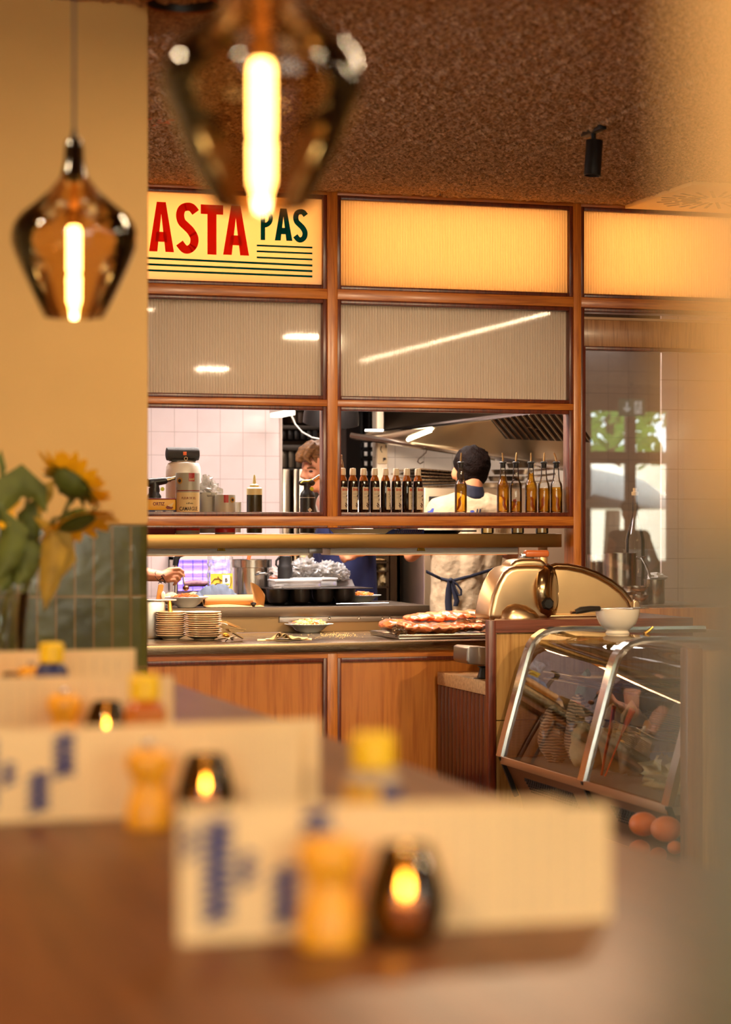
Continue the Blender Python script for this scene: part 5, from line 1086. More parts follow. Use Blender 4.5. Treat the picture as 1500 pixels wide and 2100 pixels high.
for i, (px, yb, hw, hh, lab) in enumerate(((1030, 998, 46, 12, 'lower wide steel pan right of the chef\'s head'), (1040, 984, 40, 9, 'second steel pan up, right of the chef\'s head'), (1052, 973, 44, 8, 'third steel pan up, behind the oil bottle spouts'), (1078, 962, 40, 7, 'topmost steel pan behind the oil bottle spouts'))):
    p = P(px, yb, 2.75); t = thing('steel_pan', lab, 'pan', tuple(p), 'steel pans stacked right of the chef'); m_ = MPP(p); m = MB().lathe(p.x, p.y, [(hw * m_ * .86, zr + .004 + i * .042), (hw * m_, zr + .03 + i * .042), (hw * m_ * 1.03, zr + .034 + i * .042), (hw * m_ * .84, zr + .012 + i * .042)], 32); m.build('body', STEEL_P, t)
    MB().tube([V((p.x + hw * m_, p.y - .02, zr + .03 + i * .042)), V((p.x + hw * m_ + .16, p.y - .12, zr + .05 + i * .042))], .008, 8).build('handle', CHROME, t)
# shelves seen under the gantry between the two cooks
t = thing('open_cabinet', 'open dark steel cabinet with paper parcels, between the two cooks', 'cabinet', (P(780, 1200, 3.0).x, 3.1, 0)); q0, q1 = P(755, 1230, 3.0), P(797, 1120, 3.0)
for px in (752, 797, 818): x = P(px, 1180, 3.0).x; MB().box((x - .012, 3.0, 0), (x + .012, 3.36, q1.z + .25)).build('side', steel('cab_steel', (96, 80, 64), .35), t)
MB().box((P(798, 1180, 3.0).x, 3.0, 0), (P(822, 1180, 3.0).x, 3.02, q1.z + .25)).build('door', steel('cab_door', (88, 72, 58), .3), t)
for py in (1152, 1170, 1203): z = P(770, py, 3.0).z; MB().box((q0.x, 3.0, z - .01), (q1.x, 3.36, z)).build('shelf', MATS['cab_steel'], t)
for a, b, y0, y1, lab, mt in ((768, 794, 1146, 1151, 'flat tan parcel on the top shelf of the open cabinet', KR), (766, 782, 1160, 1169, 'dark tin on the middle shelf of the open cabinet', TR), (778, 799, 1156, 1202, 'crumpled pale paper bag on the lower shelf of the open cabinet', mat('pale_bag', (226, 196, 140), .6, bump=.8, bs=30, bd=.02))):
    q0, q1 = P(a, y1, 3.03), P(b, y0, 3.03); o = MB().ell(((q0.x + q1.x) / 2, 3.08, (q0.z + q1.z) / 2), ((q1.x - q0.x) / 2, .05, (q1.z - q0.z) / 2), 14, 10, dis=.5, ds=10, seed=a).build('parcel', mt); tag(o, lab, 'parcel')
for y0, y1, lab in ((1147, 1190, 'grey wall dispenser on the tiles left of the chef'), (1222, 1240, 'lower grey wall box on the tiles left of the chef')):
    q0, q1 = P(860, y1, 3.3), P(884, y0, 3.3); o = MB().box((q0.x, 3.28, q0.z), (q1.x, 3.40, q1.z), .02).build('wall_dispenser', mat('dispenser_grey', (86, 74, 62), .4)); tag(o, lab, 'dispenser')
# ================================================================== meat slicer on the pier
YS_ = -.58
t = thing('meat_slicer', 'rounded polished aluminium meat slicer on the oak pier', 'slicer', (P(1120, 1272, YS_).x, YS_ + .15, PT))
def soft(m, name, mt, par, bev=None, sub=0):
    o = m.build(name, mt, par, smooth=50)
    return o
# motor housing: lofted hump with the belly and shoulder of the casting
def hump(pix_out, Y0, dep, nz=10, bulge=.05):
    """closed silhouette lofted front to back, swelling towards the viewer"""
    c = (sum(p[0] for p in pix_out) / len(pix_out), sum(p[1] for p in pix_out) / len(pix_out)); m = MB(); rings = []
    for k in range(nz + 1):
        u = k / nz; s = .70 + .30 * math.sin(min(1, u * 2.2) * math.pi / 2); s = s if u < .6 else s * (1 - .10 * ((u - .6) / .4) ** 2); y = Y0 + dep * u
        rings.append([P(c[0] + (x - c[0]) * s, c[1] + (y_ - c[1]) * s + (1 - s) * 40, Y0 + dep * .3) * 1 + V((0, y - (Y0 + dep * .3), 0)) for x, y_ in pix_out])
    return m.rings(rings)
so = [(1003, 1272), (1006, 1250), (1012, 1222), (1022, 1196), (1034, 1174), (1046, 1164), (1060, 1160), (1080, 1159), (1104, 1159), (1122, 1162), (1126, 1180), (1127, 1210), (1127, 1240), (1126, 1272), (1090, 1272), (1040, 1272)]
MB().ppoly(so, YS_ - .02, .22, .026).build('housing', ALU, t, smooth=70)
MB().ppoly([(1046, 1166), (1050, 1156), (1058, 1149), (1072, 1146), (1098, 1146), (1112, 1147), (1120, 1153), (1124, 1166)], YS_ + .01, .14, .018).build('top_cover', ALU, t, smooth=70)
hump([(1026, 1272), (1030, 1252), (1042, 1240), (1058, 1236), (1080, 1240), (1100, 1252), (1114, 1272)], YS_ - .06, .12).build('foot_bulge', ALU, t, smooth=70)
# big round blade with its guard ring, seen obliquely
bc = P(1112, 1213, YS_ + .06); mb_ = MPP(bc); ax = V((.82, -.57, .04)).normalized()
MB().lathe_ax(bc + ax * .0, ax, [(.001, 0), (53 * mb_, 0), (57 * mb_, .010), (57 * mb_, .035), (50 * mb_, .055), (44 * mb_, .058), (42 * mb_, .050), (.001, .050)], 56).build('guard_ring', steel('ring_steel', (176, 150, 112), .18, (6, 6, 6), .06), t, smooth=40)
MB().lathe_ax(bc + ax * .056, ax, [(.001, .004), (34 * mb_, .006), (38 * mb_, .001), (38 * mb_, -.004)], 48).build('blade', CHROME, t)
# product plate / thickness shield: tall rounded sheet with a rim
sh = [(1128, 1274), (1126, 1166), (1140, 1161), (1165, 1162), (1195, 1168), (1225, 1179), (1252, 1194), (1275, 1212), (1290, 1230), (1298, 1250), (1300, 1274)]
MB().ppoly(sh, YS_ + .16, .02, .006).build('gauge_plate', mat('satin_plate', (226, 192, 140), .35, metal=.75), t, smooth=50)
MB().tube([P(x, y, YS_ + .155) for x, y in sh[1:]], .016, 12).build('plate_rim', steel('rim_steel', (170, 136, 94), .2, (6, 6, 6), .06), t)
MB().box((P(1000, 1272, YS_).x + .02, YS_, PT), (P(1306, 1272, YS_).x, YS_ + .3, PT + .012), .005).build('base', ALU, t)
MB().ppoly([(1298, 1272), (1299, 1234), (1304, 1229), (1311, 1231), (1314, 1240), (1314, 1272)], YS_ + .12, .03, .008).build('end_stop', ALU, t)
kb = P(1122, 1238, YS_ - .05); MB().lathe_ax(kb, (0, -1, 0), [(.010, -.05), (.012, -.004), (.029, 0), (.032, .014), (.022, .026)], 7).build('knob', BLACKP, t, smooth=20)
MB().tube([P(1080, 1146, YS_ + .05), P(1081, 1138, YS_ + .05)], .010, 8).box(P(1078, 1143, YS_ + .03), P(1122, 1128, YS_ + .07), .012, 3).build('pusher_handle', mat('orange_handle', (226, 120, 62), .3, coat=.4), t)
MB().box(P(1070, 1147, YS_ + .035), P(1092, 1135, YS_ + .065), .004).build('handle_bracket', CHROME, t)

# ================================================================== curved glass display case
W0 = -1.0
fp = [(1060, 1632), (1028, 1552), (1040, 1502), (1055, 1445), (1070, 1388), (1083, 1340), (1090, 1322), (1100, 1308), (1114, 1298), (1134, 1292), (1170, 1290), (1225, 1290), (1300, 1291)]
pr = [(P(x, y, W0).x, P(x, y, W0).z) for x, y in fp]; pr.append((pr[-1][0] + .35, pr[-1][1]))
t = thing('display_case', 'long refrigerated display case with slanted curved glass front and chrome ribs', 'display case', (pr[2][0] + .4, -2.0, 0))
YE = (-1.0, -1.965, -2.78)
def along(pts, y): return [V((x, y, z)) for x, z in pts]
for y in YE:
    r = MB(); pts = along(pr[1:], y); rg = []
    for i, p in enumerate(pts):
        tn = (pts[min(i + 1, len(pts) - 1)] - pts[max(i - 1, 0)]).normalized(); nn = V((-tn.z, 0, tn.x))
        rg.append([p + nn * a + V((0, b, 0)) for a, b in ((.014, -.030), (.014, .030), (-.010, .032), (-.010, -.032))])
    r.rings(rg).build('chrome_rib', CHROME, t, smooth=40)
    MB().tube(along(pr[:2], y), .014, 4).build('black_bracket', BLACKP, t, smooth=20)
gp = pr[1:]
for k in range(2):
    y0, y1 = YE[k] - .022, YE[k + 1] + .022
    MB().rings([along(gp, y0), along(gp, y1)], (False, False), False).build('curved_glass', thin_glass('case_glass', (.93, .95, .93), 1.0), t, smooth=80)
xb = pr[-1][0]
CASEB = mat('case_brown', (112, 70, 40), .4, metal=.3); CASEW = mat('case_inner', (196, 176, 150), .4)
MB().box((pr[1][0] + .02, YE[2], pr[1][1] - .035), (xb, YE[0], pr[1][1] - .003), .003).build('case_floor', CASEW, t)
MB().box((pr[1][0] - .004, YE[2], pr[1][1] - .032), (pr[1][0] + .022, YE[0], pr[1][1] + .004), .003).build('front_rail', mat('rail_tan', (170, 124, 84), .35, metal=.4), t)
MB().prism([(pr[1][0] + .02, YE[0], pr[1][1] - .035), (pr[0][0] + .02, YE[0], pr[0][1]), (pr[0][0] + .05, YE[0], 0), (xb, YE[0], 0), (xb, YE[0], pr[1][1] - .035)], (0, YE[2] - YE[0], 0)).build('case_base', CASEB, t)
MB().box((xb - .02, YE[2], pr[1][1]), (xb, YE[0], pr[-1][1])).build('back_panel', CASEW, t)
MB().box((xb - .5, YE[2], pr[-1][1] - .012), (xb, YE[0], pr[-1][1] - .004)).build('top_panel', CHROME, t)
e = MB().prism(along(pr[1:], YE[0] + .024) + [V((xb, YE[0] + .024, pr[-1][1])), V((xb, YE[0] + .024, pr[1][1]))], (0, .008, 0)); e.build('end_glass', thin_glass('case_end_glass', (.9, .92, .9), 1.0), t)
# perforated vent strip in the base
m = MB(); a, b = V((pr[1][0] + .034, 0, pr[1][1] - .06)), V((pr[0][0] + .02, 0, pr[0][1] + .02))
for seg in range(2):
    for r_ in range(5):
        for i in range(22):
            y = YE[seg] - .20 - i * .026; c = a + (b - a) * (.22 + r_ * .13) + V((-.004, y, 0)); m.box(c - V((.004, .0085, .0075)), c + V((.003, .0085, .0075)))
m.build('vent_holes', mat('vent_black', (14, 10, 8), .6), t)
sx = pr[4][0] + .14; sz = .66
for z_, x_ in ((.66, pr[5][0] + .06), (.50, pr[4][0] + .10)):
    m = MB(); 
    for i in range(12): m.tube([(x_ + i * .045, YE[0] - .04, z_), (x_ + i * .045, YE[2] + .04, z_)], .0035, 5)
    for y in (YE[0] - .04, YE[1], YE[2] + .04): m.tube([(x_, y, z_), (x_ + .5, y, z_)], .005, 5)
    m.tube([(x_, YE[0] - .04, z_ + .03), (x_, YE[2] + .04, z_ + .03)], .004, 5); m.build('wire_shelf', CHROME, t)
zf = pr[1][1] + .0
# goods in the case
q = NT('striped_packet'); PK = q.m; wv = q.n('ShaderNodeTexWave', {'Vector': q.coord((1, 1, 1)), 'Scale': 24.0, 'Distortion': 3.0, 'Detail': 1.0}, bands_direction='Z'); q.l(q.ramp(wv.outputs[0], [(.4, lin((96, 66, 44))), (.55, lin((214, 180, 140)))]), q.b.inputs['Base Color']); q.b.inputs['Roughness'].default_value = .35
GB = mat('green_packet', (96, 128, 100), .4); BEI = mat('beige_packet', (226, 196, 140), .55, var=.12, vs_=20); PKK = mat('kraft_bag', (186, 150, 104), .6, var=.12)
goods = [(-1.25, .16, .07, .20, PK, 'striped packet at the far left of the display case'), (-1.36, .24, .09, .25, PK, 'taller striped packet beside the first one in the display case'), (-1.30, .30, .05, .33, GB, 'green packet standing behind the striped packets in the case'), (-1.52, .20, .08, .16, BEI, 'pale bag on the case floor behind the striped packets'), (-1.70, .26, .07, .24, PKK, 'tan packet near the middle chrome rib of the case'), (-1.84, .28, .06, .26, PKK, 'slim tan packet against the middle chrome rib')]
for y, dx, hw, h, mt, lab in goods:
    x = pr[1][0] + dx; m = MB(); m.ell((x, y, zf + h * .55), (.07, hw * 1.25, h * .55), 18, 14, dis=.35, ds=9, seed=y); o = m.build('food_packet', mt, None, smooth=70); tag(o, lab, 'packet', 'packets in the display case')
for i, (y, dx, dz, a, b, lab) in enumerate(((-2.25, .24, .05, .09, .07, 'left cream paper bag with a frilled end in the right section of the case'), (-2.48, .28, .07, .16, .10, 'larger cream paper bag beside the frilled one'), (-2.40, .22, .03, .20, .04, 'flat cream bag under the two paper bags'))):
    o = MB().ell((pr[1][0] + dx, y, zf + dz + .004), (.10, a, b), 20, 14, dis=.5, ds=12, seed=20 + i).build('paper_bag', BEI, None, smooth=60); tag(o, lab, 'bag', 'cream bags in the display case')
t2 = thing('orange_tongs', 'bright orange plastic tongs leaning inside the right section of the case', 'tongs', (pr[1][0] + .12, -2.08, zf))
OR = mat('bright_orange', (240, 92, 26), .35); xx = lambda px, py: PX(px, py, pr[3][0] + .10)
MB().tube([xx(1236, 1606), xx(1262, 1540), xx(1276, 1505), xx(1286, 1482), xx(1298, 1455)], [.006, .007, .009, .022, .026], 8, flat=V((0, 1, .2)).normalized()).build('long_arm', OR, t2); MB().tube([xx(1232, 1604), xx(1242, 1545), xx(1252, 1500), xx(1260, 1448)], [.005, .006, .008, .010], 8).build('short_arm', OR, t2)
for i, (px, py, r) in enumerate(((1320, 1690, 30), (1366, 1700, 32), (1312, 1740, 22), (1350, 1752, 18), (1384, 1738, 16))):
    c = PX(px, py, pr[0][0] - .16); k = MPP(c) * r; c.z = max(k * .8 + .012, c.z); o = MB().ell(c, (k, k, k * .82), 22, 14).build('ball', mat('ball_orange', (214, 112, 36), .5, var=.1)); tag(o, '%s orange pumpkin in the low crate before the display case' % ('big left', 'big right', 'small front left', 'small front middle', 'small front right')[i], 'ball', 'pumpkins by the display case')  # orange discs at the case base, modelled as solid balls
t2 = thing('wooden_crate', 'low wooden crate of pumpkins at the foot of the display case', 'crate', (pr[0][0] - .16, -2.45, 0)); xa, xc = pr[0][0] - .27, pr[0][0] - .05
MB().box((xa, -2.85, 0), (xc, -2.02, .012)).build('base', KR, t2)
for a_, b_ in (((xa, -2.85, 0), (xa + .012, -2.02, .10)), ((xc - .012, -2.85, 0), (xc, -2.02, .10)), ((xa, -2.85, 0), (xc, -2.838, .10)), ((xa, -2.032, 0), (xc, -2.02, .10))): MB().box(a_, b_, .002).build('board', KR, t2)
# trays lying on the upper shelf
for i, (y, lab) in enumerate(((-1.35, 'tray of pale pastry paper on the upper wire shelf, left section'), (-2.35, 'tray of pale pastry paper on the upper wire shelf, right section'))):
    o = MB().box((pr[5][0] + .09, y - .28, .668), (pr[5][0] + .50, y + .26, .69), .004).build('serving_tray', CHROME); tag(o, lab, 'tray', 'trays on the upper shelf of the case')

# white bowl with a knife lying across, on top of the case
zc_ = pr[-1][1] + .003
c = PZ(1267, 1301, zc_); t = thing('white_bowl', 'white footed bowl on top of the display case', 'bowl', tuple(c)); m_ = MPP(c)
MB().lathe(c.x, c.y, [(r * m_, zc_ + (1301 - y) * m_) for r, y in ((24, 1301), (25, 1298), (22, 1293), (30, 1287), (38, 1278), (43, 1266), (45.5, 1252), (45.5, 1249), (43.5, 1249), (42, 1264), (34, 1280), (.1, 1288))], 40).build('bowl', mat('white_ceramic', (244, 230, 206), .14, coat=.5), t)
zk = zc_ + (1301 - 1247) * m_; kp = lambda px, py: V((c.x + (px - 1267) * m_ * cA, c.y + (px - 1267) * m_ * sA, zk + (1247.5 - py) * m_))
t = thing('chef_knife', 'steel kitchen knife with a dark handle lying across the white bowl', 'knife', tuple(kp(1240, 1247)))
MB().tube([kp(1156, 1253), kp(1170, 1250), kp(1195, 1247.5), kp(1219, 1247.5)], [.010, .015, .013, .011], 10).build('handle', mat('knife_handle', (40, 34, 28), .4), t); MB().tube([kp(1145, 1254), kp(1157, 1253)], [.007, .009], 8).build('end_cap', CHROME, t)
MB().box(kp(1219, 1248.5) + V((0, -.02, 0)), kp(1330, 1247) + V((0, .005, 0)), .001).build('blade', CHROME, t)
c = PZ(1322, 1300, zc_); t = thing('serving_spoon', 'small brassy spoon on top of the display case right of the white bowl', 'spoon', tuple(c)); MB().tube([c, c + V((.02, 0, .012)), c + V((.04, .0, .03))], [.012, .008, .006], 8).build('spoon', MATS['brass'], t)

# oak cabinet end right of the case, half veiled by the near wall
q0 = PX(1394, 1328, .40)
t = thing('oak_cabinet', 'brown wooden cabinet end in front of the right part of the display case', 'cabinet', (q0.x + .3, q0.y, 0))

# ================================================================== behind the right-hand glass
t = thing('stove_block', 'steel stove block behind the right-hand glass, carrying the pots', 'stove', (P(1300, 1240, .5).x, .6, 0)); zs = P(1300, 1243, .30).z
MB().box((1.33, .20, .05), (xt - .006, 1.26, zs), .006).build('body', STEEL_D, t); MB().box((1.33, .19, zs - .002), (xt - .006, 1.26, zs + .008), .004).build('top', STEEL, t)
t = pot(1270, 1243, 1134, 38, .60, 'large steel stock pot behind the right-hand glass', handles=((9, 1146, 75),), Z=zs + .009)
t = pot(1342, 1243, 1188, 22, .36, 'small steel pot with a ladle at the edge of the tiled partition', 'saucepan', Z=zs + .009); 
c = P(1347, 1184, .36); MB().ell(c, (.05, .04, .022), 14, 10, dis=.8, ds=12, seed=5).build('food', WHITEP, t)
t = thing('ladle', 'steel ladle leaning in the small pot behind the right-hand glass', 'ladle', tuple(P(1330, 1180, .33))); MB().tube([P(1335, 1184, .34), P(1326, 1160, .34), P(1317, 1143, .35), P(1312, 1144, .36)], [.007, .006, .006, .005], 8).build('handle', CHROME, t)
t = pot(1222, 1243, 1137, 20, .75, 'steel pot at the left edge of the right-hand glass, behind the large one', Z=zs + .009)
for px, hw, yt, yb, lab in ((1305, 26, 1202, 1213, 'upper shallow steel pan beside the large pot behind the glass'), (1308, 24, 1220, 1243, 'lower shallow steel pan beside the large pot behind the glass')):
    pot(px, yb, yt, hw, .32 if yt < 1215 else .30, lab, 'shallow_pan', Z=zs + (.075 if yt < 1215 else .009))
t = pot(1318, 1180, 1127, 38, 1.5, 'dark rimmed pot far behind the large stock pot', mt=STEEL_D)
t.location.z = t.location.z
MB().box((P(1240, 1190, 1.35).x, 1.30, 0), (P(1362, 1190, 1.35).x, 1.85, P(1318, 1180, 1.5).z)).build('stand', STEEL_D, t)
t = thing('stoppered_bottle', 'clear corked bottle behind the large stock pot, standing in for a mirrored one', 'bottle', tuple(P(1303, 1127, 1.3)));  # solid stand-in for a bottle reflected in the pane
t.location = (P(1303, 1100, 1.15).x, 1.15, zs + .009); yb_ = 1078 - (zs + .009 - CAM.z) / MPP(P(1303, 1200, 1.15))
MB().lathe_px(1303, [(19, yb_), (20, yb_ - 3), (20, 1108), (16, 1090), (9, 1068), (5.5, 1052), (5, 1015)], 1.15, 28, (True, False)).build('glass', thin_glass('clear_bottle', (.95, .94, .9), 1.5), t)
MB().lathe_px(1303, [(6.6, 1016), (7.2, 1014), (7.2, 1009), (4.2, 1008), (4.2, 1001)], 1.15, 18).build('stopper', mat('cork', (196, 160, 110), .7), t)

# ================================================================== dining room ceiling fittings
p = PZ(1218, 262, ZC); t = thing('spotlight', 'black cylinder spotlight hanging from the rough ceiling', 'spotlight', (p.x, p.y, ZC - .02)); 
MB().box((p.x - .016, p.y - .10, ZC - .024), (p.x + .016, p.y + .10, ZC - .002), .003).build('track_adapter', BLACKM, t)
m_ = MPP(p); zz = lambda y: ZC - (y - 258) * m_
MB().lathe(p.x, p.y, [(.016, zz(258)), (.013, zz(262)), (.010, zz(264)), (.010, zz(286))], 14).build('stem', BLACKM, t)
ax = V((-.07, 0, -1)).normalized(); top = V((p.x + .004, p.y, zz(284))); MB().lathe_ax(top, ax, [(.001, 0), (17 * m_, 0), (17.4 * m_, .003), (17.4 * m_, 72 * m_), (15.5 * m_, 73 * m_), (15 * m_, 60 * m_), (.001, 60 * m_)], 28).build('body', BLACKM, t)
# square swirl diffuser in the ceiling
t = thing('ceiling_vent', 'square pale ceiling vent with radiating slots, at the right above the lit panel', 'vent', (1.84, -.42, ZC - .03)); vx0, vx1, vy0, vy1 = 1.525, 2.155, -.815, -.03; zv = ZC - .028
MB().box((vx0, vy0, zv), (vx1, vy1, zv + .02), .003).build('panel', mat('vent_cream', (246, 214, 150), .5), t)
m = MB(); vc = V(((vx0 + vx1) / 2, (vy0 + vy1) / 2, zv - .001)); n = 0
for i in range(24):
    a = 2 * math.pi * i / 24
    for r0, r1 in (((.10, .17), (.19, .27)) if i % 2 else ((.08, .20), (.215, .29))):
        d = V((math.cos(a), math.sin(a), 0)); s = V((-d.y, d.x, 0)) * .0085; m.prism([vc + d * r0 - s, vc + d * r1 - s, vc + d * r1 + s, vc + d * r0 + s], (0, 0, .002))
m.build('slots', mat('vent_slot', (92, 66, 40), .7), t)
# large black pendant dome high at the left, and a small white unit under the ceiling
c = CAM + ray(375, -30) * 6.6; t = thing('dome_pendant', 'black dome lamp with a copper coloured edge, cut by the top of the frame', 'pendant lamp', tuple(c)); r_ = 74 * MPP(c)
MB().lathe(c.x, c.y, [(r_, c.z - .055), (r_ * .98, c.z - .02), (r_ * .8, c.z + .06), (r_ * .4, c.z + .11), (.02, c.z + .12)], 40, (False, True)).build('shade', BLACKM, t); MB().tube([(c.x, c.y, c.z + .11), (c.x, c.y, ZC)], .006, 6).build('cable', BLACKM, t)
MB().lathe(c.x, c.y, [(r_ * 1.0, c.z - .062), (r_ * 1.012, c.z - .05)], 40, (False, False)).build('edge', mat('copper_edge', (150, 78, 34), .4, metal=.6), t)
q0 = P(292, 243, -1.6); q1 = P(360, 212, -1.6); t = thing('ceiling_speaker_box', 'small white box with an orange stripe under the ceiling beside the pillar', 'ceiling unit', ((q0.x + q1.x) / 2, -1.55, q0.z))
MB().box((q0.x, -1.6, q0.z + (q1.z - q0.z) * .3), (q1.x, -1.45, q1.z), .004).build('body', mat('unit_grey', (176, 150, 124), .5), t); MB().box((q0.x, -1.602, q0.z), (q1.x, -1.45, q0.z + (q1.z - q0.z) * .3), .003).build('stripe', mat('stripe_orange', (226, 116, 62), .5), t)
MB().tube([((q0.x + q1.x) / 2, -1.5, q1.z), ((q0.x + q1.x) / 2, -1.5, ZC)], .01, 8).build('stem', MATS['unit_grey'], t)
for o in list(COL.objects):
    if o.get('label', '').startswith('brown wooden cabinet end'): ca = o
q_ = PX(1394, 1328, .40); MB().box((q_.x, q_.y - .06, 0), (q_.x + .06, q_.y, q_.z), .003).build('side_post', wood('brown_side', (150, 98, 54), (120, 74, 38), 'Z'), ca); MB().box((q_.x + .06, q_.y - .05, 0), (q_.x + 1.0, q_.y - .01, q_.z - .01), .003).build('side_panel', W_PALE, ca)

sp0 = [o for o in COL.objects if o.name == 'spotlight'][0]
dup(sp0, (-.10, -5.0, ZC - .02), 'unseen black spotlight added in front of the pass to light the plates'); dup(sp0, (1.43, -5.0, ZC - .02), 'unseen black spotlight added in front of the pass to light the packed meat')
# ================================================================== people
SKIN = mat('skin', (206, 138, 96), .5, var=.06, vs_=12, sss=.12); SKIN2 = mat('skin_fair', (214, 146, 108), .5, var=.06, vs_=12, sss=.12)
TEE = mat('cream_tee', (180, 156, 122), .85, var=.05, bump=.5, bs=14, bd=.02); NAVY = mat('navy_cloth', (17, 21, 60), .8, var=.1, bump=.3, bs=20, bd=.01); NAVYD = mat('navy_tape', (13, 15, 34), .75)
def cp(m, Y, *seq):
    """chain of tapered limbs through photo points (px, py, radius px, dy)"""
    for a, b in zip(seq, seq[1:]):
        p0, p1 = P(a[0], a[1], Y) + V((0, a[3], 0)), P(b[0], b[1], Y) + V((0, b[3], 0)); m.cap(p0, a[2] * MPP(p0), p1, b[2] * MPP(p1), 16)
    return m
def tube_hand(m, pts, r): 
    for a, b, ra, rb in zip(pts, pts[1:], r, r[1:]): m.cap(a, ra, b, rb, 10)
# ---- cook seen from behind
Y = 1.40
t = thing('person', 'cook seen from behind, cream t-shirt with blue lettering and navy apron tie', 'person', (P(955, 1200, Y).x, Y, 0)); 
def leg_pts(m, xpx, Y, hip, par_r=(44, 30, 20)):
    h = P(xpx, hip, Y); m.cap(h, .095, V((h.x, Y + .02, .48)), .062); m.cap(V((h.x, Y + .02, .48)), .06, V((h.x, Y - .01, .09)), .042); m.cap(V((h.x, Y - .03, .05)), .045, V((h.x, Y + .16, .035)), .034)
m = MB(); hd = P(968, 962, Y); k = MPP(hd)
m.ell(hd + V((0, .02, 0)), (35 * k, .098, 46 * k), 22, 16); cp(m, Y, (968, 985, 26, .03), (968, 1002, 22, .04)); cp(m, Y, (966, 985, 22, -.02), (964, 1030, 27, .0), (962, 1050, 34, .0))
m.ell(P(934, 972, Y) + V((0, .03, 0)), (.012, .02, .032), 10, 8).ell(P(1003, 968, Y) + V((0, .03, 0)), (.012, .02, .032), 10, 8)
m.ell(P(968, 968, Y) + V((0, .125, 0)), (.015, .02, .022), 10, 8)
cp(m, Y, (906, 1052, 28, 0), (1020, 1050, 28, 0)); cp(m, Y, (925, 1070, 36, 0), (930, 1180, 36, 0), (930, 1260, 38, 0)); cp(m, Y, (995, 1070, 36, 0), (980, 1180, 36, 0), (975, 1260, 38, 0))
cp(m, Y, (897, 1054, 24, 0), (868, 1118, 18, .03), (852, 1139, 15, .08)); cp(m, Y, (852, 1139, 15, .08), (880, 1120, 12, .28), (905, 1110, 9, .36))
cp(m, Y, (1030, 1054, 24, 0), (1052, 1112, 18, .03), (1058, 1136, 15, .06)); cp(m, Y, (1058, 1136, 15, .06), (1040, 1122, 12, .26), (1015, 1112, 9, .36))
for sx, x0, y0 in ((1, 912, 1108), (-1, 1008, 1110)):
    w0 = P(x0, y0, Y) + V((0, .40, 0)); m.ell(w0, (.04, .05, .018), 12, 8)
    for i in range(4): b = w0 + V((sx * .0 + (i - 1.5) * .019, .04, 0)); tube_hand(m, [b, b + V((0, .035, -.006)), b + V((0, .052, -.03))], [.0095, .0088, .0075])
    b = w0 + V((sx * .035, .0, 0)); tube_hand(m, [b, b + V((sx * .02, .025, -.01)), b + V((sx * .015, .045, -.025))], [.011, .010, .008])
leg_pts(m, 925, Y, 1290); leg_pts(m, 985, Y, 1290)
body = blob('body', m, .0085, SKIN, t)
m = MB(); cp(m, Y, (908, 1052, 35, 0), (960, 1040, 37, -.005), (1016, 1050, 35, 0)); cp(m, Y, (914, 1075, 42, 0), (924, 1135, 42, 0), (924, 1198, 40, 0), (924, 1262, 42, 0)); cp(m, Y, (1000, 1075, 42, 0), (992, 1135, 42, 0), (982, 1198, 40, 0), (978, 1262, 42, 0)); cp(m, Y, (957, 1060, 44, 0), (955, 1140, 46, -.01), (953, 1262, 46, 0))
cp(m, Y, (902, 1056, 31, 0), (886, 1090, 27, .01), (876, 1108, 25, .02)); cp(m, Y, (1022, 1056, 31, 0), (1040, 1092, 27, .01), (1047, 1110, 25, .02)); cp(m, Y, (963, 1022, 30, .01), (962, 1040, 34, 0))
tee = blob('t_shirt', m, .009, TEE, t, 6)
mod = tee.modifiers.new('folds', 'DISPLACE'); tx = bpy.data.textures.new('folds', 'CLOUDS'); tx.noise_scale = .11; tx.noise_depth = 3; mod.texture = tx; mod.strength = .022; mod.mid_level = .5; mod.texture_coords = 'GLOBAL'
bpy.context.view_layer.update(); dg = bpy.context.evaluated_depsgraph_get(); ev = tee.evaluated_get(dg).to_mesh(); off = wloc(tee); bv = BVHTree.FromPolygons([v.co + off for v in ev.vertices], [tuple(p.vertices) for p in ev.polygons])
def on_back(p, d=.002):
    h = bv.ray_cast(V((p.x, Y - 1.0, p.z)), V((0, 1, 0))); return V((p.x, (h[0].y if h[0] else Y - .1) - d, p.z))
m = MB(); cp(m, Y, (963, 1012, 31, -.005), (963, 1018, 33, -.005)); blob('navy_neckband', m, .008, NAVYD, t)
def back_text(txt, x0, x1, yb, hpx, nm, sh=.2):
    p0, p1 = P(x0, yb, Y - .12), P(x1, yb, Y - .12); vs_, fs = text_mesh(txt, hpx * MPP(p0), .03, .0008, 1, sh); w_ = max(v.x for v in vs_)
    MB().add([on_back(V((p0.x + v.x * (p1.x - p0.x) / w_, 0, p0.z + v.z)), .003 - v.y) for v in vs_], fs).build(nm, mat('tee_print', (44, 60, 130), .7), t, smooth=0, recalc=False)
back_text('ba', 884, 938, 1068, 27, 'back_lettering', .15); back_text('i', 962, 974, 1068, 24, 'back_lettering', .1)
m = MB()
for a in (979, 985): m.tube([on_back(P(a, 1052, Y - .12)), on_back(P(a + 2, 1044, Y - .12))], .004, 6)
m.build('back_print_ticks', NAVYD, t)
def tie(pts, r, nm): MB().tube([on_back(P(x, y, Y - .12), .006) for x, y in pts], r, 8, flat=V((0, 0, 1))).build(nm, NAVYD, t)
tie([(876, 1172), (884, 1176), (896, 1182), (910, 1187), (924, 1191)], .009, 'apron_string'); tie([(930, 1191), (950, 1185), (975, 1178), (1000, 1171), (1020, 1166), (1032, 1162)], .009, 'apron_string')
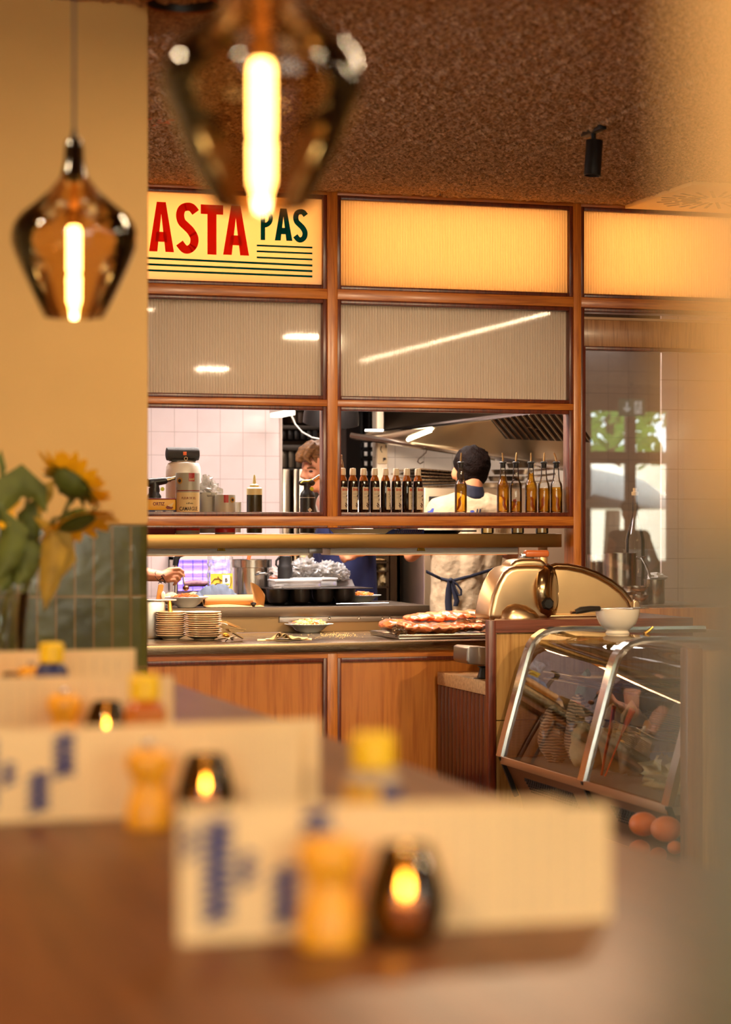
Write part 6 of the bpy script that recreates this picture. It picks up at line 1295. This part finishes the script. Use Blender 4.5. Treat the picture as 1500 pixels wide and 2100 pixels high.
def hang(pts, w_, nm): MB().tube([on_back(P(x, y, Y - .12), .014) for x, y in pts], w_, 8, flat=V((1, 0, 0))).build(nm, NAVYD, t)
hang([(924, 1190), (922, 1210), (921, 1235), (922, 1256)], [.012, .018, .021, .021], 'apron_tail'); hang([(928, 1191), (932, 1212), (937, 1232), (934, 1243)], [.008, .014, .016, .014], 'apron_tail')
MB().tube([on_back(P(x, y, Y - .12), .02) for x, y in ((928, 1191), (937, 1198), (945, 1210), (945, 1220), (939, 1220), (934, 1208), (929, 1194))], .006, 8).build('apron_bow', NAVYD, t); MB().ell(on_back(P(926, 1190, Y - .12), .014), (.016, .012, .013), 12, 8).build('apron_knot', NAVYD, t)
# hair: cap of short dark hair, shorter towards the nape
m = MB(); m.ell(P(969, 952, Y) + V((0, .005, 0)), (38.5 * k, .108, 39 * k), 24, 18, dis=.10, ds=18, seed=2); m.ell(P(968, 974, Y) + V((0, -.008, 0)), (33.5 * k, .075, 26 * k), 20, 14)
for i in range(60):
    a = i * 2.4; rr_ = .75 + .25 * ((i * 7) % 10) / 10; p = P(969 + 33 * math.sin(a) * rr_ * .9, 930 - 8 * (1 - rr_) * 3, Y) + V((0, .05 * math.cos(a), 0)); m.cap(p - V((0, 0, .015)), .012, p + V((.006 * math.sin(i), 0, .006)), .006, 6)
HAIRD = mat('dark_hair', (20, 12, 9), .55, var=.3, vs_=40, bump=.6, bs=120, bd=.01, spec=.06); blob('hair', m, .007, HAIRD, t, 2)
# ---- blond cook in profile, looking down
Y = 2.0
t = thing('person', 'cook in profile looking down, white top and navy apron, half hidden by the middle post', 'person', (P(705, 1200, Y).x, Y, 0))
m = MB(); k = MPP(P(650, 950, Y)); S = lambda x, y, dy=0: P(x, y, Y) + V((0, dy, 0))
m.ell(S(653, 944), (34 * k, .080, 36 * k), 22, 16); cp(m, Y, (645, 958, 24, 0), (644, 975, 20, 0), (647, 996, 14, 0)); m.ell(S(636, 958), (17 * k, .058, 17 * k), 16, 12)
cp(m, Y, (625, 954, 5, 0), (626, 963, 4, 0)); cp(m, Y, (625, 962, 3.6, 0), (619.5, 977, 4.6, 0)); cp(m, Y, (619.5, 977, 4.6, 0), (632, 979, 6, 0)); m.ell(S(628, 962, -.035), (6 * k, .014, 3.5 * k), 10, 8); m.ell(S(632, 985), (6 * k, .02, 3 * k), 12, 8).ell(S(633, 990), (6 * k, .018, 3 * k), 12, 8).ell(S(638, 999), (10 * k, .024, 8 * k), 12, 8)
m.ell(S(636, 976, -.05), (9 * k, .02, 8 * k), 10, 8).ell(S(662, 968, -.078), (7 * k, .012, 11 * k), 12, 8)
cp(m, Y, (660, 985, 19, 0), (680, 1015, 23, 0)); cp(m, Y, (685, 1035, 34, -.09), (690, 1035, 34, .09)); cp(m, Y, (700, 1050, 38, -.04), (712, 1180, 40, -.04), (714, 1250, 38, -.05)); cp(m, Y, (700, 1050, 38, .06), (712, 1180, 40, .06), (714, 1250, 38, .05))
cp(m, Y, (690, 1035, 24, -.17), (738, 1110, 17, -.22)); cp(m, Y, (738, 1112, 17, -.22), (712, 1128, 13.5, -.30), (694, 1133, 9.5, -.34)); cp(m, Y, (690, 1035, 22, .17), (730, 1110, 17, .2), (680, 1125, 12, .02))
cp(m, Y, (692, 1134, 9.5, -.34), (680, 1135, 10.5, -.345)); cp(m, Y, (690, 1139, 8.5, -.34), (679, 1140, 9.5, -.345))
for i, (x, y) in enumerate(((676, 1129), (673, 1134), (674, 1140), (678, 1145))):
    tube_hand(m, [S(x + 4, y, -.36), S(x - 7 + i * 1.2, y - 1, -.372), S(x - 11 + i * 1.6, y + 4, -.36), S(x - 6, y + 6, -.345)], [.0125, .0115, .0105, .009])
tube_hand(m, [S(684, 1127, -.345), S(672, 1123, -.35), S(664, 1127, -.345)], [.013, .0115, .009])
leg_pts(m, 700, Y, 1270); leg_pts(m, 735, Y, 1270); blob('body', m, .0075, SKIN2, t, 3)
m = MB(); cp(m, Y, (684, 1028, 30, 0), (694, 1044, 36, -.05)); cp(m, Y, (690, 1036, 38, -.10), (694, 1036, 38, .10)); cp(m, Y, (702, 1056, 43, -.045), (713, 1180, 45, -.045)); cp(m, Y, (702, 1056, 43, .065), (713, 1180, 45, .065)); cp(m, Y, (692, 1038, 29, -.17), (722, 1086, 25, -.2)); cp(m, Y, (692, 1038, 27, .17), (720, 1086, 24, .19)); blob('white_top', m, .010, mat('white_cloth', (236, 224, 206), .85, bump=.4, bs=16, bd=.02), t)
m = MB(); cp(m, Y, (688, 1100, 46, -.05), (698, 1140, 49, -.05), (702, 1262, 52, -.05)); cp(m, Y, (722, 1120, 44, -.05), (726, 1262, 46, -.05)); cp(m, Y, (692, 1110, 46, .06), (704, 1262, 50, .06)); o = blob('navy_apron', m, .011, NAVY, t)
cp(m := MB(), Y, (668, 1012, 5, -.13), (662, 1030, 5, -.15), (660, 1060, 5, -.155), (668, 1100, 5, -.15)); blob('apron_strap', m, .006, NAVY, t)
MB().lathe_ax(S(701, 1131, -.325), (1, -.15, -.25), [(11.5 * k, -.004), (12 * k, .004)], 20, (False, False)).build('wrist_band', WHITEP, t); MB().lathe_ax(S(697, 1132, -.328), (1, -.15, -.25), [(11 * k, -.003), (11.4 * k, .003)], 20, (False, False)).build('wrist_band', mat('tan_band', (206, 160, 110), .5), t)
MB().ell(S(632.5, 967, -.058), (4.5 * k, .008, 2.4 * k), 10, 8).build('eye', mat('eye_dark', (50, 34, 26), .3), t); MB().tube([S(626, 960.5, -.046), S(632, 959, -.060), S(641, 961, -.070)], .0042, 6).build('eyebrow', mat('brow', (120, 80, 42), .8), t)
HB = mat('blond_hair', (118, 78, 38), .5, var=.45, vs_=30, stretch=(1, 1, 3), bump=.5, bs=70, bd=.01); m = MB(); m.ell(S(659, 932), (33 * k, .092, 28 * k), 24, 18, dis=.25, ds=14, seed=4); m.ell(S(684, 952), (20 * k, .088, 26 * k), 18, 14, dis=.3, ds=14, seed=6)
rr = random.Random(4)
for i in range(46):
    x = rr.uniform(612, 684); y0 = rr.uniform(905, 918); d = rr.uniform(-.095, .06); pts = [(x + 8, y0, 5, d * .7), (x - 6, y0 + 14, 5.5, d), (x - 13 + rr.uniform(-3, 3), y0 + 26, 4.5, d * 1.05), (x - 6 + rr.uniform(-3, 5), y0 + 36, 3, d * 1.02)]
    if x - 13 > 611: cp(m, Y, *pts)
for c_ in ((613, 922, .9), (608, 934, 1.0)): cp(m, Y, (c_[0] + 14, c_[1] - 8, 6, -.04), (c_[0], c_[1], 6, -.05), (c_[0] - 2, c_[1] + 10, 5, -.05), (c_[0] + 6, c_[1] + 13, 4, -.045))
blob('hair', m, .006, HB, t, 1)
# ---- third cook at the left, only the tattooed forearm shows
Y = .95
t = thing('person', 'cook hidden by the pillar whose tattooed forearm reaches in with a spoon over the plate', 'person', (P(258, 1200, Y).x, Y + .25, 0)); S = lambda x, y, dy=0: P(x, y, Y) + V((0, dy, 0)); m = MB(); k = MPP(S(330, 1180))
tx_ = 248
m.ell(S(tx_, 940, .28), (36 * k, .10, 50 * k), 20, 14); cp(m, Y, (tx_, 985, 22, .28), (tx_, 1030, 26, .28)); m.ell(S(tx_ + 4, 955, .18), (9 * k, .02, 12 * k), 10, 8); m.ell(S(tx_ - 36, 950, .29), (5 * k, .02, 12 * k), 8, 8).ell(S(tx_ + 36, 950, .29), (5 * k, .02, 12 * k), 8, 8)
cp(m, Y, (210, 1050, 30, .28), (286, 1050, 30, .28)); cp(m, Y, (225, 1070, 38, .28), (230, 1265, 38, .28)); cp(m, Y, (272, 1070, 38, .28), (266, 1265, 38, .28)); cp(m, Y, (292, 1056, 24, .24), (292, 1130, 18, .12), (283, 1170, 16, .04))
cp(m, Y, (283, 1174, 15.5, .02), (305, 1179, 13.5, .0), (336, 1182, 10.5, 0)); cp(m, Y, (204, 1056, 24, .26), (196, 1130, 18, .2), (215, 1190, 14, .06))
cp(m, Y, (336, 1181, 11.5, 0), (350, 1174, 10, .0)); cp(m, Y, (338, 1184, 10.5, .005), (349, 1186, 9, .005))
for i, (x, y, dx, dy) in enumerate(((354, 1168, 21, 9), (355, 1176, 18, 9), (354, 1184, 14, 9), (351, 1191, 10, 8))): tube_hand(m, [S(x - 8, y, -.006), S(x + dx * .55, y - 2, -.022), S(x + dx, y + dy * .45, -.012), S(x + dx - 4, y + dy, .004)], [.012, .0102, .009, .0075])
tube_hand(m, [S(350, 1172, .012), S(364, 1168, .018), S(375, 1173, .012), S(378, 1181, .004)], [.015, .013, .011, .009])
leg_pts(m, 232, Y + .28, 1290); leg_pts(m, 268, Y + .28, 1290); o = blob('body', m, .0048, SKIN2, t, 2)
m = MB(); cp(m, Y, (212, 1052, 36, .28), (288, 1052, 36, .28)); cp(m, Y, (226, 1075, 44, .28), (230, 1255, 44, .28)); cp(m, Y, (272, 1075, 44, .28), (268, 1255, 44, .28)); cp(m, Y, (292, 1056, 30, .24), (293, 1100, 26, .18)); cp(m, Y, (206, 1056, 30, .27), (200, 1100, 26, .22)); blob('navy_top', m, .012, NAVY, t)
m = MB(); m.ell(S(tx_, 928, .29), (40 * k, .115, 42 * k), 20, 14, dis=.1); blob('hair', m, .01, HAIRD, t, 2)
# tattoo: fine dark strokes wrapped on the forearm
me = o.data; off = wloc(o); bv = BVHTree.FromPolygons([v.co + off for v in me.vertices], [tuple(p.vertices) for p in me.polygons]); m = MB()
def ons(x, y):
    p = P(x, y, Y); h = bv.ray_cast(CAM, (p - CAM).normalized()); return (h[0] if h[0] else p) - (p - CAM).normalized() * .0012
for pts, r in ((((331, 1180), (335, 1186), (339, 1193)), .0035), (((326, 1190), (332, 1186), (337, 1189)), .003), (((328, 1194), (334, 1192), (340, 1196)), .0025), (((322, 1187), (326, 1192), (332, 1196)), .0025), (((333, 1179), (336, 1178), (338, 1181)), .002), (((318, 1182), (321, 1186)), .0018), (((320, 1178), (318, 1174), (321, 1172)), .0015), (((325, 1197), (330, 1190)), .002)): m.tube([ons(*p) for p in pts], r, 5)
m.build('tattoo', mat('tattoo_ink', (62, 48, 44), .6), t)
t2 = thing('serving_spoon', 'steel serving spoon held by the tattooed hand over the plate', 'spoon', tuple(S(381, 1205))); MB().tube([S(371, 1168), S(376, 1180), S(378, 1198)], [.004, .0045, .0045], 8).build('handle', CHROME, t2); MB().ell(S(381, 1206, -.005), (7 * k, .02, 6 * k), 14, 10).build('bowl', mat('brown_spoon', (120, 78, 52), .25, metal=.7), t2)

# ---- person near the shop front, seen only as a silhouette in the right-hand glass
def mirror(px, py, D): q_ = P(px, py, .096 - D); return V((q_.x, D, q_.z))
YM = -11.9
c = mirror(1292, 1050, YM); t = thing('person', 'person in dark cap and tan coat, seen reflected in the right-hand glass', 'person', (c.x, YM, 0)); m = MB()
m.ell(c, (.088, .10, .125), 18, 14).cap(c - V((0, 0, .1)), .055, c - V((0, 0, .22)), .07).cap(c + V((-.17, 0, -.28)), .07, c + V((.17, 0, -.28)), .07).cap(c - V((.06, 0, .35)), .13, V((c.x - .05, YM, .85)), .13).cap(c + V((.06, 0, -.35)), .13, V((c.x + .05, YM, .85)), .13).cap(V((c.x - .09, YM, .85)), .095, V((c.x - .09, YM, .08)), .05).cap(V((c.x + .09, YM, .85)), .095, V((c.x + .09, YM, .08)), .05)
m.cap(c + V((-.2, 0, -.3)), .055, c + V((-.3, .1, -.55)), .045).cap(c + V((-.3, .1, -.55)), .045, c + V((-.15, .3, -.62)), .035).cap(c + V((.2, 0, -.3)), .055, c + V((.28, .08, -.56)), .045).cap(c + V((.28, .08, -.56)), .045, c + V((.12, .3, -.62)), .035).ell(c + V((0, .1, -.02)), (.016, .02, .02), 8, 6); blob('body', m, .012, SKIN, t)
m = MB(); m.cap(c + V((-.17, 0, -.28)), .085, c + V((.17, 0, -.28)), .085).cap(c - V((.06, 0, .35)), .15, V((c.x - .06, YM, .8)), .16).cap(c + V((.06, 0, -.35)), .15, V((c.x + .06, YM, .8)), .16); blob('coat', m, .014, mat('tan_coat', (70, 54, 40), .8), t)
m = MB(); m.ell(c + V((0, .0, .055)), (.105, .115, .085), 18, 12).cap(c + V((-.06, .11, .03)), .02, c + V((.06, .11, .03)), .02); blob('cap', m, .01, mat('dark_cap', (30, 26, 24), .8), t)
# ================================================================== shop front behind the camera (it mirrors in the right-hand glass)
YF = -12.95
def mr(px, py): return mirror(px, py, YF)
BR = mat('brown_front', (86, 58, 40), .6)
xs = [mr(px, 900).x for px in (1150, 1213, 1286, 1305, 1373, 1390, 1452, 1470, 1540, 1560, 1630)]
zt0, zt1, zl0, zl1 = mr(1290, 840).z, mr(1290, 929).z, mr(1290, 948).z, mr(1290, 1150).z
wf = MB(); X0, X1 = -6, 8
cols = [(X0 + .25, X0 + 2.4), (-3.2, -1.2), (-.8, 1.0)]
def rect(x0, x1, z0, z1): wf.box((x0, YF - .08, z0), (x1, YF, z1))
op = cols + [(xs[1], xs[2]), (xs[3], xs[4]), (xs[5], xs[6])]
op = sorted(op); op = [o for o in op if o[1] < X1]
prev = X0
for a, b in op: rect(prev, a, 0, 3.05); prev = b
rect(prev, X1, 0, 3.05)
for a, b in op: rect(a, b, zt0, 3.05); rect(a, b, zl0, zt1); rect(a, b, 0, zl1)
struct('wall_front', wf, BR)
for i, (a, b) in enumerate(op):
    o = struct('window_%d' % (7 + i), MB().box((a, YF - .05, zt1), (b, YF - .03, zt1 + .02)).box((a, YF - .05, zt0 - .02), (b, YF - .03, zt0)).box((a, YF - .05, zl0 - .02), (b, YF - .03, zl0)), BR)
    MB().box((a, YF - .045, zl1), (b, YF - .04, zt0)).build('pane', thin_glass('front_glass', (.95, .96, .95), .8), o)
# exit sign hanging in front of it
a, b = mirror(1271, 853, YF + .5), mirror(1324, 818, YF + .5)
x0, x1, z0, z1 = min(a.x, b.x), max(a.x, b.x), min(a.z, b.z), max(a.z, b.z); W_, H_ = x1 - x0, z1 - z0
t = thing('exit_sign', 'green exit sign with arrow and running figure, mirrored in the right-hand glass', 'exit sign', ((x0 + x1) / 2, YF + .5, z0))
MB().box((x0, YF + .46, z0), (x1, YF + .5, z1), .004).build('panel', emit('exit_green', (40, 110, 84), .55), t); MB().tube([((x0 + x1) / 2, YF + .48, z1), ((x0 + x1) / 2, YF + .48, ZC)], .008, 6).build('rod', BLACKM, t)
m = MB(); Yq = YF + .5; f = lambda u, v: V((x0 + u * W_, Yq, z0 + v * H_))
m.prism([f(.25, .80), f(.33, .80), f(.33, .42), f(.43, .52), f(.43, .40), f(.29, .22), f(.15, .40), f(.15, .52), f(.25, .42)], (0, .003, 0)); m.prism([f(.58, .15), f(.86, .15), f(.86, .85), f(.58, .85)], (0, .002, 0)); m.build('white_symbols', emit('exit_white', (236, 240, 230), 1.0), t)
m = MB(); Yq += .003; m.ell(f(.73, .76), (.012, .002, .012), 8, 6)
for p_ in ((.72, .68, .70, .45), (.70, .45, .62, .34), (.62, .34, .62, .22), (.70, .45, .78, .36), (.78, .36, .82, .24), (.72, .66, .63, .58), (.63, .58, .62, .48), (.72, .66, .80, .56)): m.tube([f(p_[0], p_[1]), f(p_[2], p_[3])], .006, 5)
m.build('running_figure', MATS['exit_green'], t)
# street side: trees, a white parasol, pale wall
struct('ground', MB().box((-14, -30, -.12), (22, -13.05, -.02)), mat('pavement', (196, 186, 168), .8))
LV = [mat('leaf_bright', (150, 178, 60), .5), mat('leaf_mid', (96, 134, 44), .5)]
def tree(x, y, z, r, label, sd):
    t = thing('street_tree', label, 'tree', (x, y, 0), 'street trees outside the shop front'); rr = random.Random(sd); MB().tube([(x, y, 0), (x + .1, y, z * .6), (x, y, z)], [.14, .11, .07], 8).build('trunk', mat('bark', (90, 70, 52), .9), t); m = MB()
    for i in range(1500):
        d = V((rr.gauss(0, 1), rr.gauss(0, 1), rr.gauss(0, 1))).normalized() * r * rr.random() ** .4; c = V((x, y, z)) + V((d.x * 1.3, d.y, d.z * .8)); a = V((rr.gauss(0, 1), rr.gauss(0, 1), rr.gauss(0, 1))).normalized(); b = a.orthogonal().normalized() * .07; a = a * .12; m.add([c - a, c + b, c + a, c - b], [(0, 1, 2, 3)])
    m.build('foliage', LV[sd % 2], t, smooth=0, recalc=False)
for i, (x, y, z, r, lab) in enumerate(((4.6, -18.5, 3.4, 1.5, 'nearest leafy street tree seen mirrored behind the exit sign'), (9.4, -18.5, 3.5, 1.7, 'leafy street tree to the side of the exit sign, mirrored in the glass'), (-2, -18.5, 3.4, 1.6, 'leafy street tree outside the middle shop windows'))): tree(x, y, z, r, lab, i)
t = thing('white_parasol', 'big white parasol outside the shop front, mirrored bright in the right-hand glass', 'parasol', (6.9, -14.6, 0)); MB().tube([(6.9, -14.6, 0), (6.9, -14.6, 2.5)], .03, 10).build('pole', BLACKM, t); MB().lathe(6.9, -14.6, [(1.9, 1.55), (1.0, 2.05), (.02, 2.5)], 8, (False, False)).build('canopy', mat('white_canvas', (244, 240, 230), .8), t, smooth=0)
o = MB().box((-10, -24, 0), (20, -23.5, 2.6)).build('street_wall', mat('pale_render', (236, 228, 214), .8)); tag(o, 'pale rendered garden wall across the street', 'wall')
# more of the same pendants in the rest of the room
pd = [o for o in COL.objects if o.get('category') == 'pendant lamp' and o.get('group')]
dup(pd[0], (-2.26, -11.4, pd[0].location.z), 'smoked pendant of the table row behind the camera')
